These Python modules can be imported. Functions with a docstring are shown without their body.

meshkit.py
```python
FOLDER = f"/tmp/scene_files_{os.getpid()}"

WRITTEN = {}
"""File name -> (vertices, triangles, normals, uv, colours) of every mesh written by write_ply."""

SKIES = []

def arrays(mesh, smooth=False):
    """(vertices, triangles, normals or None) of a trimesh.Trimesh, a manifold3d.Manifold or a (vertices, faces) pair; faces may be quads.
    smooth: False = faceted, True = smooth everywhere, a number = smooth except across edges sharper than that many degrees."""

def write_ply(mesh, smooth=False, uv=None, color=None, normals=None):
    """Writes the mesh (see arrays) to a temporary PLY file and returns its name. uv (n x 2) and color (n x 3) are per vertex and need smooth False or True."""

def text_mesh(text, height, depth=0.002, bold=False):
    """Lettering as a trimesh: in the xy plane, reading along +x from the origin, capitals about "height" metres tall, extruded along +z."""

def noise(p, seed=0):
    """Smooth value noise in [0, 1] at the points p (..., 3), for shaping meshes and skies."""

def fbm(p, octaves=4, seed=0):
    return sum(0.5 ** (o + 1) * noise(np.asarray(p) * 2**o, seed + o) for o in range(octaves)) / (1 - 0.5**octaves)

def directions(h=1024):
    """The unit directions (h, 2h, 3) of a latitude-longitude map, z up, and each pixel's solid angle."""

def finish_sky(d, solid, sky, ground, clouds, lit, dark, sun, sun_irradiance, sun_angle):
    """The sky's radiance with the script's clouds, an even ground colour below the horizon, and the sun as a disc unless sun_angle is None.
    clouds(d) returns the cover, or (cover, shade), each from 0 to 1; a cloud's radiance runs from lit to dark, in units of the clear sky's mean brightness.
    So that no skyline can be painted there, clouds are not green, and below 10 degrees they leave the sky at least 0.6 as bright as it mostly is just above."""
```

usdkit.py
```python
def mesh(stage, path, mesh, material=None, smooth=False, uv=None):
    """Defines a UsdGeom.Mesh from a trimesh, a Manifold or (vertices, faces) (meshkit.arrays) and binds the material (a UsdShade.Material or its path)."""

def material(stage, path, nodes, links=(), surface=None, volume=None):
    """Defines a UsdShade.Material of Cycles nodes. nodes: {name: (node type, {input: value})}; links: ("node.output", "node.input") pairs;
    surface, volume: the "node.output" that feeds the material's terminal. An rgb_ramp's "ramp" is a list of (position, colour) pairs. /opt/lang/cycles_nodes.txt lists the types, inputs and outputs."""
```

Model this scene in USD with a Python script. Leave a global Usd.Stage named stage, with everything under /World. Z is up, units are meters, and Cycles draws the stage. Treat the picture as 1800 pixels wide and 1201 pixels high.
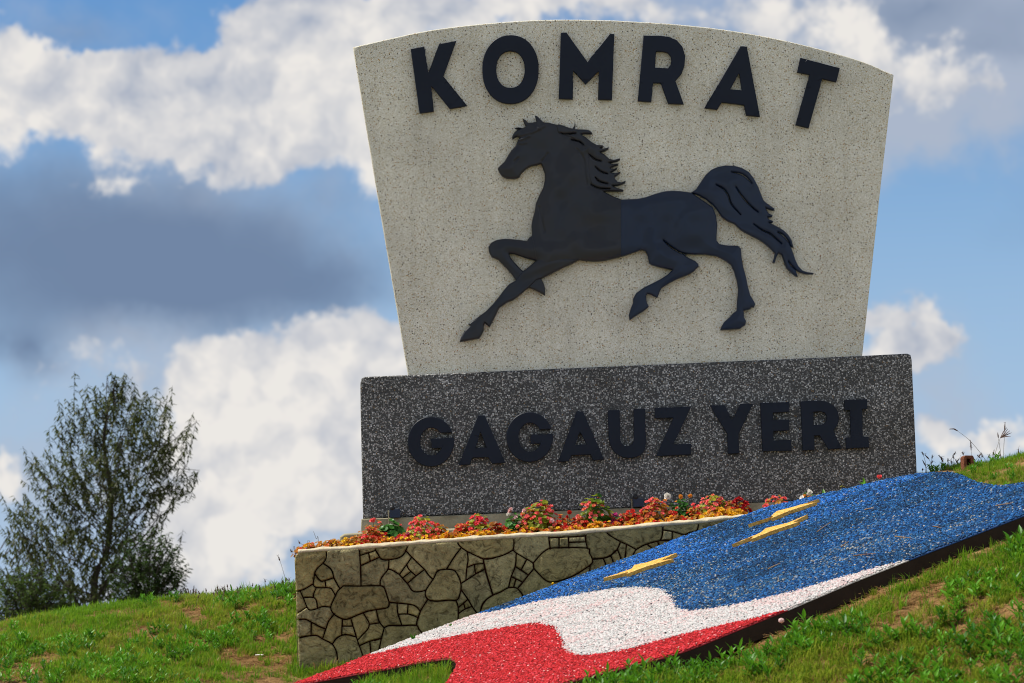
import math, random, numpy as np, trimesh, shapely, usdkit, meshkit
from shapely.geometry import Polygon, LineString, Point, MultiPolygon, box
from shapely.ops import unary_union
from shapely import affinity
from scipy.spatial import Delaunay
from scipy.interpolate import RBFInterpolator
from pxr import Usd, UsdGeom, UsdLux, UsdShade, Gf, Sdf, Vt

stage = Usd.Stage.CreateInMemory()
UsdGeom.SetStageUpAxis(stage, 'Z'); UsdGeom.SetStageMetersPerUnit(stage, 1.0)
UsdGeom.Xform.Define(stage, '/World'); UsdGeom.Scope.Define(stage, '/World/Looks')

# ------------------------------------------------------------------ camera
F, PITCH, ROLL, CZ = 5000.0, math.atan(629.5 / 5000.0), math.radians(1.8), 1.65
EYE = np.array([0.0, 0.0, CZ])
_f = np.array([0, math.cos(PITCH), math.sin(PITCH)]); _u0 = np.array([0, -math.sin(PITCH), math.cos(PITCH)]); _r0 = np.array([1.0, 0, 0])
_r = _r0 * math.cos(ROLL) - _u0 * math.sin(ROLL); _u = _u0 * math.cos(ROLL) + _r0 * math.sin(ROLL)
cam = UsdGeom.Camera.Define(stage, '/World/camera')
cam.AddTransformOp().Set(Gf.Matrix4d(*_r, 0, *_u, 0, *(-_f), 0, *EYE, 1))
cam.CreateHorizontalApertureAttr(36.0); cam.CreateVerticalApertureAttr(36.0 * 1201 / 1800)
cam.CreateFocalLengthAttr(36.0 * F / 1800); cam.CreateClippingRangeAttr(Gf.Vec2f(0.1, 5000))
cam.CreateFStopAttr(2.8); cam.CreateFocusDistanceAttr(22.8)
EXPOSURE = 0.58
cam.CreateExposureAttr(EXPOSURE)

# ------------------------------------------------------------------ sun and sky
SUN_AZ, SUN_EL = math.radians(-85.0), math.radians(60.0)          # azimuth from +y towards +x
SUN = np.array([math.sin(SUN_AZ) * math.cos(SUN_EL), math.cos(SUN_AZ) * math.cos(SUN_EL), math.sin(SUN_EL)])
sun = UsdLux.DistantLight.Define(stage, '/World/sun')
sun.CreateIntensityAttr(1.0); sun.CreateAngleAttr(0.53); sun.CreateColorAttr(Gf.Vec3f(1, 0.95, 0.86)); sun.CreateNormalizeAttr(True)
_z = SUN; _x = np.cross([0, 0, 1.0], _z); _x /= np.linalg.norm(_x); _y = np.cross(_z, _x)
sun.AddTransformOp().Set(Gf.Matrix4d(*_x, 0, *_y, 0, *_z, 0, 0, 0, 50, 1))
SKY_STRENGTH = 0.10


def ray(px, py):
    d = F * _f + (px - 900.0) * _r + (600.5 - py) * _u
    return d / np.linalg.norm(d)


def at(px, py, Y):
    """The world point of the vertical plane y = Y seen in the photograph's pixel (1800 wide)."""
    d = F * _f + (px - 900.0) * _r + (600.5 - py) * _u
    return EYE + d * (Y / d[1])


def project(P):
    d = np.asarray(P, float) - EYE
    w = d @ _f
    return 900 + F * (d @ _r) / w, 600.5 - F * (d @ _u) / w


def azel(px, py):
    d = ray(px, py)
    return math.atan2(d[0], d[1]), math.asin(d[2])


# the sky: single scattering sky with clouds laid out by azimuth and elevation
def make_sky():
    n, L = {}, []
    cnt = [0]

    def node(kind, inp, *links):
        cnt[0] += 1
        name = f'node_{cnt[0]}'
        n[name] = (kind, inp)
        for src, dst in links:
            L.append((src, f'{name}.{dst}'))
        return name

    def m(op, a, b=None, c=None, clamp=False):
        inp, links = {'math_type': op}, []
        for v, s in ((a, 'value1'), (b, 'value2'), (c, 'value3')):
            if v is None: continue
            if isinstance(v, str): links.append((v, s))
            else: inp[s] = float(v)
        if clamp: inp['use_clamp'] = True
        return node('math', inp, *links) + '.value'

    n['tc'] = ('texture_coordinate', {})
    n['sky'] = ('sky_texture', {'sky_type': 'single_scattering', 'sun_disc': False, 'sun_elevation': SUN_EL, 'sun_rotation': math.atan2(SUN[0], SUN[1]),
                                'air_density': 1.0, 'aerosol_density': 0.35, 'ozone_density': 2.5})
    n['xyz'] = ('separate_xyz', {}); L.append(('tc.generated', 'xyz.vector'))
    az0 = m('arctan2', 'xyz.x', 'xyz.y')
    el0 = m('arcsine', 'xyz.z')
    # domain warp
    n['warp'] = ('noise_texture', {'scale': 26.0, 'detail': 5.0, 'roughness': 0.55}); L.append(('tc.generated', 'warp.vector'))
    n['ws'] = ('separate_color', {'color_type': 'rgb'}); L.append(('warp.color', 'ws.color'))
    az = m('multiply_add', m('subtract', 'ws.r', 0.5), 0.075, az0)
    el = m('multiply_add', m('subtract', 'ws.g', 0.5), 0.055, el0)
    # billows: inverted cell distance at several sizes, on coordinates bent by the warp noise; and the same a little towards the light
    n['wv'] = ('vector_math', {'math_type': 'scale', 'scale': 0.030}); L.append(('warp.color', 'wv.vector1'))
    n['dv'] = ('vector_math', {'math_type': 'add'}); L += [('tc.generated', 'dv.vector1'), ('wv.vector', 'dv.vector2')]
    n['dv2'] = ('vector_math', {'math_type': 'add', 'vector2': (-0.0035, 0.0, 0.0060)}); L.append(('dv.vector', 'dv2.vector1'))
    PUFF = {'feature': 'f1', 'scale': 30.0, 'detail': 2.6, 'roughness': 0.52, 'lacunarity': 2.4, 'use_normalize': True}
    n['v1'] = ('voronoi_texture', PUFF); L.append(('dv.vector', 'v1.vector'))
    n['v2'] = ('voronoi_texture', PUFF); L.append(('dv2.vector', 'v2.vector'))
    n['n1'] = ('noise_texture', {'scale': 60.0, 'detail': 5.0, 'roughness': 0.62}); L.append(('tc.generated', 'n1.vector'))
    n['n4'] = ('noise_texture', {'scale': 16.0, 'detail': 4.0, 'roughness': 0.5}); L.append(('tc.generated', 'n4.vector'))
    n['n3'] = ('noise_texture', {'scale': 9.0, 'detail': 4.0, 'roughness': 0.5}); L.append(('tc.generated', 'n3.vector'))

    def blobs(items, az, el):
        v = node('combine_xyz', {'z': 0.0}, (az, 'x'), (el, 'y')) + '.vector'
        acc = None
        for (px, py, rx, ry, w) in items:
            a, e = azel(px, py)
            sx, sy = 2.3 * rx / F, 2.3 * ry / F
            mp = node('mapping', {'mapping_type': 'point', 'scale': (1 / sx, 1 / sy, 1.0), 'location': (-a / sx, -e / sy, 0.0)}, (v, 'vector')) + '.vector'
            g = node('gradient_texture', {'gradient_type': 'quadratic_sphere'}, (mp, 'vector')) + '.fac'
            acc = m('multiply', g, w * 1.12) if acc is None else m('multiply_add', g, w * 1.12, acc)
        return acc

    WHITE = [(60, 140, 130, 72, 1.0), (160, 170, 90, 60, 0.7), (250, 225, 150, 80, 1.1), (400, 150, 150, 120, 1.2), (560, 140, 170, 120, 1.2), (640, 40, 110, 50, 0.8), (860, 10, 280, 50, 0.9), (1080, -20, 160, 50, 0.6), (700, 230, 140, 100, 0.8), (10, 245, 70, 50, 0.5),
             (500, 690, 190, 130, 1.2), (620, 620, 150, 75, 0.8), (420, 800, 150, 120, 0.9), (650, 800, 130, 120, 0.8), (350, 960, 110, 90, 0.8), (610, 900, 110, 90, 0.75), (520, 870, 110, 70, 0.5), (330, 1020, 190, 55, 0.6), (520, 1000, 60, 50, -0.25), (700, 720, 110, 150, 0.7),
             (1400, 35, 190, 55, 0.8), (1560, 100, 110, 50, 0.6), (1620, 175, 90, 50, 0.65), (1740, 180, 50, 40, 0.55), (1570, 575, 75, 75, 1.0), (1640, 605, 50, 26, 0.35), (1540, 640, 100, 50, 0.5), (5, 845, 65, 65, 0.9), (1650, 785, 95, 45, 0.85), (1780, 760, 60, 60, 0.75),
             (0, 35, 35, 35, 0.6), (265, 70, 95, 60, -0.75), (150, 45, 90, 40, -0.4), (620, 480, 70, 60, -0.5), (330, 470, 300, 70, -0.4), (1700, 420, 160, 130, -0.4), (450, 5, 30, 24, 0.55), (1560, 815, 60, 40, 0.5), (230, 660, 110, 40, 0.25), (-250, 300, 150, 120, 0.9), (2050, 300, 200, 120, 0.7), (2150, 850, 220, 90, 0.6), (-320, 950, 220, 100, 0.6), (900, -250, 900, 110, 0.5)]
    WHITE = [q for q in WHITE if -60 < q[0] < 1900 and q[1] > -60]
    GREY = [(330, 410, 340, 140, 0.95), (100, 420, 230, 110, 0.6), (330, 515, 330, 60, 0.75), (580, 470, 130, 90, 0.5), (15, 620, 95, 70, 0.95), (120, 60, 300, 70, 0.35), (1650, 5, 260, 60, 0.6), (1740, 80, 150, 50, 0.45), (520, 960, 120, 80, 0.3),
            (-280, 430, 200, 100, 0.8), (2050, 380, 220, 80, 0.6)]
    PALE = [(1600, 60, 340, 150, 1.5), (1740, 150, 180, 100, 0.8), (1640, 240, 130, 60, 0.45), (1000, 0, 420, 60, 0.8), (330, 400, 430, 190, 0.75), (250, 600, 240, 70, 0.5), (480, 880, 330, 220, 0.7), (60, 820, 160, 120, 0.6), (1660, 740, 180, 90, 0.6), (1590, 600, 120, 90, 0.5), (120, 60, 200, 60, 0.35)]
    W = blobs(WHITE, az, el)
    azg = m('multiply_add', m('subtract', 'ws.b', 0.5), 0.05, az0)
    elg = m('multiply_add', m('subtract', 'ws.r', 0.5), 0.025, el0)
    G = blobs(GREY, azg, elg)
    PL_ = blobs(PALE, az, el)
    # outside the picture the same broken cloud goes on
    far = m('multiply', m('maximum', m('subtract', 'n3.fac', 0.37), 0.0), 4.5)
    offc = m('absolute', az0)
    far = m('multiply', far, node('map_range', {'range_type': 'smoothstep', 'from_min': 0.22, 'from_max': 0.40, 'to_min': 0.0, 'to_max': 1.0, 'clamp': True}, (m('maximum', offc, m('subtract', el0, 0.10)), 'value')) + '.result')
    PUFFED = m('multiply_add', m('subtract', 0.42, 'v1.distance'), 1.5, m('multiply', m('subtract', 'n1.fac', 0.5), 1.15))
    D = m('add', m('add', W, far), PUFFED)
    cover = node('map_range', {'range_type': 'smoothstep', 'from_min': 0.46, 'from_max': 0.88, 'to_min': 0.0, 'to_max': 1.0, 'clamp': True}, (D, 'value')) + '.result'
    # light and shade of the billows: the noise a little towards the sun against the noise here
    bil = m('multiply', m('subtract', 'v2.distance', 'v1.distance'), 2.6)
    bil = m('add', bil, m('multiply', m('subtract', 0.42, 'v1.distance'), 0.5))
    bil = m('add', bil, m('multiply', m('subtract', 'n1.fac', 0.5), 0.5))
    bil = m('add', bil, m('multiply', m('subtract', 'n4.fac', 0.5), 2.3))
    grey = node('map_range', {'range_type': 'smoothstep', 'from_min': 0.08, 'from_max': 1.25, 'to_min': 0.0, 'to_max': 0.95, 'clamp': True}, (m('add', G, m('multiply', m('subtract', 'n4.fac', 0.5), 0.9)), 'value')) + '.result'
    bright = m('add', 0.66, bil)
    bright = m('minimum', m('maximum', bright, 0.15), 1.1)
    wcol = node('mix_color', {'blend_type': 'mix', 'a': (0.40, 0.48, 0.64), 'b': (1.00, 0.975, 0.95), 'use_clamp': False}, (bright, 'fac')) + '.result'
    wcol = node('vector_math', {'math_type': 'scale', 'scale': CLOUD}, (wcol, 'vector1')) + '.vector'
    n['blue'] = ('hsv', {'hue': 0.503, 'saturation': 1.28, 'value': BLUE, 'fac': 1.0}); L.append(('sky.color', 'blue.color'))
    hz = node('map_range', {'range_type': 'smoothstep', 'from_min': 0.015, 'from_max': 0.25, 'to_min': 0.92, 'to_max': 0.0, 'clamp': True}, (el0, 'value')) + '.result'
    low = node('mix_color', {'blend_type': 'mix', 'b': tuple(CLOUD * c for c in (0.47, 0.645, 0.93)), 'use_clamp': False}, (hz, 'fac'), ('blue.color', 'a')) + '.result'
    gcol = tuple(CLOUD * c for c in (0.195, 0.285, 0.455))
    pale = node('map_range', {'range_type': 'smoothstep', 'from_min': 0.05, 'from_max': 1.1, 'to_min': 0.0, 'to_max': 0.85, 'clamp': True}, (m('add', PL_, m('multiply', m('subtract', 'n1.fac', 0.5), 0.55)), 'value')) + '.result'
    low = node('mix_color', {'blend_type': 'mix', 'b': tuple(CLOUD * c for c in (0.56, 0.62, 0.74)), 'use_clamp': False}, (pale, 'fac'), (low, 'a')) + '.result'
    withg = node('mix_color', {'blend_type': 'mix', 'b': gcol, 'use_clamp': False}, (grey, 'fac'), (low, 'a')) + '.result'
    mixd = node('mix_color', {'blend_type': 'mix', 'use_clamp': False}, (cover, 'fac'), (withg, 'a'), (wcol, 'b')) + '.result'
    n['bg'] = ('background_shader', {'strength': SKY_STRENGTH}); L.append((mixd, 'bg.color'))
    return usdkit.material(stage, '/World/Looks/sky_material', n, L, surface='bg.background')


CLOUD, BLUE = 5.3, 0.78
dome = UsdLux.DomeLight.Define(stage, '/World/sky')
dome.CreateIntensityAttr(1.0)
UsdShade.MaterialBindingAPI.Apply(dome.GetPrim()).Bind(make_sky())
dome.GetPrim().SetCustomDataByKey('kind', 'structure')

rng = np.random.default_rng(7)
random.seed(7)

# ------------------------------------------------------------------ helpers
used = {}


def free(path):
    if path not in used:
        used[path] = 0
        return path
    used[path] += 1
    return f'{path}_{used[path]:03d}'


def obj(name, mesh, mat, parent='/World', smooth=False, kind=None, label=None, uv=None):
    p = free(f'{parent}/{name}')
    g = usdkit.mesh(stage, p, mesh, mat, smooth=smooth, uv=uv)
    if kind: g.GetPrim().SetCustomDataByKey('kind', kind)
    if label: g.GetPrim().SetCustomDataByKey('label', label)
    return p


def tag(path, label=None, cat=None, group=None, kind=None):
    p = stage.GetPrimAtPath(path)
    for k, v in (('label', label), ('category', cat), ('group', group), ('kind', kind)):
        if v: p.SetCustomDataByKey(k, v)
    return path


def thing(name, label, cat, loc=(0, 0, 0), group=None, rotz=0.0, scale=1.0, parent='/World'):
    p = free(f'{parent}/{name}')
    x = UsdGeom.Xform.Define(stage, p)
    x.AddTranslateOp().Set(Gf.Vec3d(*map(float, loc)))
    x.AddRotateZOp().Set(float(rotz)); x.AddScaleOp().Set(Gf.Vec3f(scale, scale, scale))
    return tag(p, label, cat, group)


def copy_of(first, name, label, cat, loc, group=None, rotz=0.0, scale=1.0):
    p = free(f'/World/{name}')
    x = UsdGeom.Xform.Define(stage, p)
    x.GetPrim().GetReferences().AddInternalReference(first)
    x.GetPrim().SetInstanceable(True)
    x.ClearXformOpOrder()
    x.AddTranslateOp().Set(Gf.Vec3d(*map(float, loc)))
    x.AddRotateZOp().Set(float(rotz)); x.AddScaleOp().Set(Gf.Vec3f(scale, scale, scale))
    return tag(p, label, cat, group)


class MB:
    def __init__(s): s.v, s.f, s.k = [], [], 0

    def add(s, v, f):
        v = np.asarray(v, float); f = np.asarray(f, int)
        if f.ndim == 2 and f.shape[1] == 4: f = np.vstack([f[:, [0, 1, 2]], f[:, [0, 2, 3]]])
        s.v.append(v); s.f.append(f + s.k); s.k += len(v)

    def mesh(s): return (np.vstack(s.v), np.vstack(s.f))


def tube(mb, pts, radii, sides=6):
    p = np.asarray(pts, float)
    t = np.gradient(p, axis=0); t /= np.linalg.norm(t, axis=1, keepdims=True) + 1e-12
    a = np.cross(t, np.where(np.abs(t[:, 2:]) < 0.9, [0, 0, 1.0], [1.0, 0, 0])); a /= np.linalg.norm(a, axis=1, keepdims=True) + 1e-12
    b = np.cross(t, a); ang = np.arange(sides) * 2 * np.pi / sides
    r = np.broadcast_to(radii, (len(p),))
    v = p[:, None] + r[:, None, None] * (np.cos(ang)[None, :, None] * a[:, None] + np.sin(ang)[None, :, None] * b[:, None])
    i, j = np.meshgrid(np.arange(len(p) - 1), np.arange(sides), indexing='ij')
    q = np.stack([i * sides + j, i * sides + (j + 1) % sides, (i + 1) * sides + (j + 1) % sides, (i + 1) * sides + j], -1).reshape(-1, 4)
    mb.add(v.reshape(-1, 3), q)


def polys(g):
    if g.is_empty: return []
    return [p for p in getattr(g, 'geoms', [g]) if isinstance(p, Polygon) and p.area > 0]


def smooth_ring(pts, n=3, closed=True):
    """Catmull-Rom through the traced points."""
    P = np.asarray(pts, float); out = []
    N = len(P)
    for i in range(N if closed else N - 1):
        if closed: a, b, c, d = P[(i - 1) % N], P[i], P[(i + 1) % N], P[(i + 2) % N]
        else: a, b, c, d = P[max(i - 1, 0)], P[i], P[i + 1], P[min(i + 2, N - 1)]
        for k in range(n):
            t = k / n
            out.append(0.5 * (2 * b + (c - a) * t + (2 * a - 5 * b + 4 * c - d) * t * t + (3 * b - a - 3 * c + d) * t ** 3))
    if not closed: out.append(P[-1])
    return np.array(out)


def relief(poly, depth, bevel=0.01, res=0.05, fn=None, frame=None, back=True, rings=2, flat_h=0.0, edge=None):
    """A plate with rounded edges. poly in (u, v); heights 0 (back) to depth (front). frame maps (u, v, h) to the world."""
    V, Fc, k = [], [], 0
    for p in polys(poly):
        p = p.simplify(res * 0.02)
        outer = shapely.segmentize(p, res)
        pts, hs = [], []
        rings_b = []
        for ring in [outer.exterior, *outer.interiors]:
            c = np.array(ring.coords)[:-1]; rings_b.append((len(pts), len(c)))
            pts.extend(c); hs.extend([0] * len(c))
        nb = len(pts)
        for q in range(1, rings + 1):
            ins = p.buffer(-bevel * q / rings, join_style='mitre')
            for pp in polys(ins):
                pp = shapely.segmentize(pp, res)
                for ring in [pp.exterior, *pp.interiors]:
                    pts.extend(np.array(ring.coords)[:-1])
        ins = p.buffer(-bevel - res * 0.55)
        x0, y0, x1, y1 = p.bounds
        if not ins.is_empty and x1 - x0 > 2 * res:
            gx, gy = np.meshgrid(np.arange(x0 + res * .5, x1, res), np.arange(y0 + res * .5, y1, res * 0.866))
            gx = gx + (np.arange(gx.shape[0])[:, None] % 2) * res * .5
            m = shapely.contains_xy(ins, gx, gy)
            pts.extend(np.stack([gx[m], gy[m]], 1))
        pts = np.array(pts)
        jit = pts.copy(); jit[nb:] += np.random.default_rng(3).normal(0, res * 1e-3, jit[nb:].shape)
        t = Delaunay(jit).simplices
        c = jit[t].mean(1)
        a = jit[t]
        area = np.abs(np.cross(a[:, 1] - a[:, 0], a[:, 2] - a[:, 0]))
        t = t[shapely.contains_xy(p, c[:, 0], c[:, 1]) & (area > 1e-12)]
        a = jit[t]; s = np.cross(a[:, 1] - a[:, 0], a[:, 2] - a[:, 0]) < 0
        t[s] = t[s][:, ::-1]
        d = shapely.distance(shapely.points(pts), p.boundary if edge is None else edge)
        if edge is None: d[:nb] = 0
        else: d[d < 1e-4] = 0
        x = np.clip(1 - d / bevel, 0, 1)
        h = depth - bevel * (1 - np.sqrt(np.clip(1 - x * x, 0, 1)))
        if edge is None: h[:nb] = depth - bevel
        if fn is not None: h = h + fn(pts, d)
        top = np.column_stack([pts, h])
        V.append(top); Fc.append(t + k); base = k; k += len(top)
        bot = np.column_stack([pts[:nb], np.full(nb, flat_h)])
        V.append(bot); bb = k; k += nb
        for st, n in rings_b:
            i = np.arange(n); j = (i + 1) % n
            q = np.stack([base + st + i, bb + st + i, bb + st + j, base + st + j], 1)
            ccw = Polygon(pts[st:st + n]).exterior.is_ccw
            if st > 0: ccw = not ccw if False else ccw
            q = q if ccw else q[:, ::-1]
            Fc.append(np.vstack([q[:, [0, 1, 2]], q[:, [0, 2, 3]]]))
        if back:
            nbv = np.column_stack([pts, np.full(len(pts), flat_h)])
            V.append(nbv); Fc.append(t[:, ::-1] + k); k += len(nbv)
    V, Fc = np.vstack(V), np.vstack(Fc)
    return (frame(V) if frame else V, Fc)


def wall_frame(Y):
    return lambda V: np.column_stack([V[:, 0], Y - V[:, 2], V[:, 1]])


def px2w(pts, Y):
    return np.array([at(x, y, Y)[[0, 2]] for x, y in pts])


def zoomed(pts, ox, oy, s):
    return [(ox + x / s, oy + y / s) for x, y in pts]


def wallpoly(px, Y, holes=()):
    return Polygon(px2w(px, Y), [px2w(h, Y) for h in holes]).buffer(0)


# ------------------------------------------------------------------ materials
def mat(name, nodes, links, surface='p.BSDF'):
    return usdkit.material(stage, f'/World/Looks/{name}', nodes, links, surface=surface)


def simple(name, col, rough=0.6, var=0.25, scale=8.0, spec=0.4, bump=0.0, bscale=60.0, col2=None, metallic=0.0):
    c2 = col2 or tuple(c * (1 - var) for c in col)
    n = {'g': ('geometry', {}), 'n': ('noise_texture', {'scale': scale, 'detail': 5.0, 'roughness': 0.6}), 'r': ('rgb_ramp', {'ramp': [(0.3, c2), (0.7, col)]}),
         'p': ('principled_bsdf', {'roughness': rough, 'specular_ior_level': spec, 'metallic': metallic})}
    L = [('g.position', 'n.vector'), ('n.fac', 'r.fac'), ('r.color', 'p.base_color')]
    if bump:
        n['bn'] = ('noise_texture', {'scale': bscale, 'detail': 6.0, 'roughness': 0.6}); n['b'] = ('bump', {'strength': bump, 'distance': 0.01})
        L += [('g.position', 'bn.vector'), ('bn.fac', 'b.height'), ('b.normal', 'p.normal')]
    return mat(name, n, L)


def leafmat(name, a, b, trans=0.35, rough=0.45, tcol=None):
    """Leaf: colour varies by island and copy, light passes through."""
    t = tcol or tuple(min(1, 1.6 * c) for c in b)
    n = {'g': ('geometry', {}), 'o': ('object_info', {}), 'ad': ('math', {'math_type': 'add'}), 'fr': ('math', {'math_type': 'fraction'}),
         'r': ('rgb_ramp', {'ramp': [(0, a), (1, b)]}), 'p': ('principled_bsdf', {'roughness': rough, 'specular_ior_level': 0.15}),
         'tr': ('translucent_bsdf', {}), 'mc': ('mix_color', {'blend_type': 'mix', 'fac': 0.5, 'b': t}), 'm': ('mix_closure', {'fac': trans})}
    L = [('g.random_per_island', 'ad.value1'), ('o.random', 'ad.value2'), ('ad.value', 'fr.value1'), ('fr.value', 'r.fac'), ('r.color', 'p.base_color'), ('r.color', 'mc.a'), ('mc.result', 'tr.color'),
         ('p.BSDF', 'm.closure1'), ('tr.BSDF', 'm.closure2')]
    return mat(name, n, L, 'm.closure')


M = {}
# pale exposed-aggregate concrete of the stele
M['stele'] = mat('stele_stone', {
    'g': ('geometry', {}), 'v': ('voronoi_texture', {'scale': 150.0}), 's': ('separate_color', {'color_type': 'rgb'}),
    'r': ('rgb_ramp', {'interpolate': False, 'ramp': [(0.0, (0.64, 0.62, 0.52)), (0.28, (0.70, 0.685, 0.60)), (0.55, (0.57, 0.54, 0.44)), (0.75, (0.76, 0.75, 0.69)), (0.87, (0.51, 0.46, 0.31)), (0.95, (0.42, 0.28, 0.12)), (0.978, (0.28, 0.27, 0.23))]}),
    'v2': ('voronoi_texture', {'scale': 46.0}), 's2': ('separate_color', {'color_type': 'rgb'}), 'a1': ('math', {'math_type': 'less_than', 'value2': 0.25}), 'a2': ('math', {'math_type': 'greater_than', 'value2': 0.70}), 'am': ('math', {'math_type': 'multiply'}),
    'r2': ('rgb_ramp', {'interpolate': False, 'ramp': [(0.0, (0.06, 0.058, 0.055)), (0.55, (0.14, 0.12, 0.10)), (0.8, (0.30, 0.13, 0.04))]}), 'mx': ('mix_color', {'blend_type': 'mix', 'use_clamp': False}),
    'n': ('noise_texture', {'scale': 1.7, 'detail': 6.0, 'roughness': 0.65}), 'nr': ('rgb_ramp', {'ramp': [(0.25, (0.80, 0.79, 0.765)), (0.72, (1.06, 1.05, 1.02))]}),
    'mul': ('mix_color', {'blend_type': 'multiply', 'fac': 1.0, 'use_clamp': False}),
    'smp': ('mapping', {'mapping_type': 'point', 'scale': (5.0, 5.0, 0.35)}), 'sn': ('noise_texture', {'scale': 1.6, 'detail': 6.0, 'roughness': 0.6}), 'sr': ('rgb_ramp', {'ramp': [(0.30, (0.80, 0.79, 0.77)), (0.52, (1.0, 1.0, 1.0))]}), 'mul2': ('mix_color', {'blend_type': 'multiply', 'fac': 0.5, 'use_clamp': False}),
    'bn': ('noise_texture', {'scale': 120.0, 'detail': 3.0}), 'b': ('bump', {'strength': 0.4, 'distance': 0.006}),
    'p': ('principled_bsdf', {'roughness': 0.8, 'specular_ior_level': 0.15})},
    [('g.position', 'v.vector'), ('v.color', 's.color'), ('s.r', 'r.fac'), ('g.position', 'v2.vector'), ('v2.color', 's2.color'), ('v2.distance', 'a1.value1'), ('s2.r', 'a2.value1'), ('a1.value', 'am.value1'), ('a2.value', 'am.value2'),
     ('s2.g', 'r2.fac'), ('am.value', 'mx.fac'), ('r.color', 'mx.a'), ('r2.color', 'mx.b'), ('g.position', 'n.vector'), ('n.fac', 'nr.fac'), ('mx.result', 'mul.a'), ('nr.color', 'mul.b'), ('mul.result', 'mul2.a'), ('g.position', 'smp.vector'), ('smp.vector', 'sn.vector'), ('sn.fac', 'sr.fac'), ('sr.color', 'mul2.b'), ('mul2.result', 'p.base_color'),
     ('g.position', 'bn.vector'), ('bn.fac', 'b.height'), ('b.normal', 'p.normal')])
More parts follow.
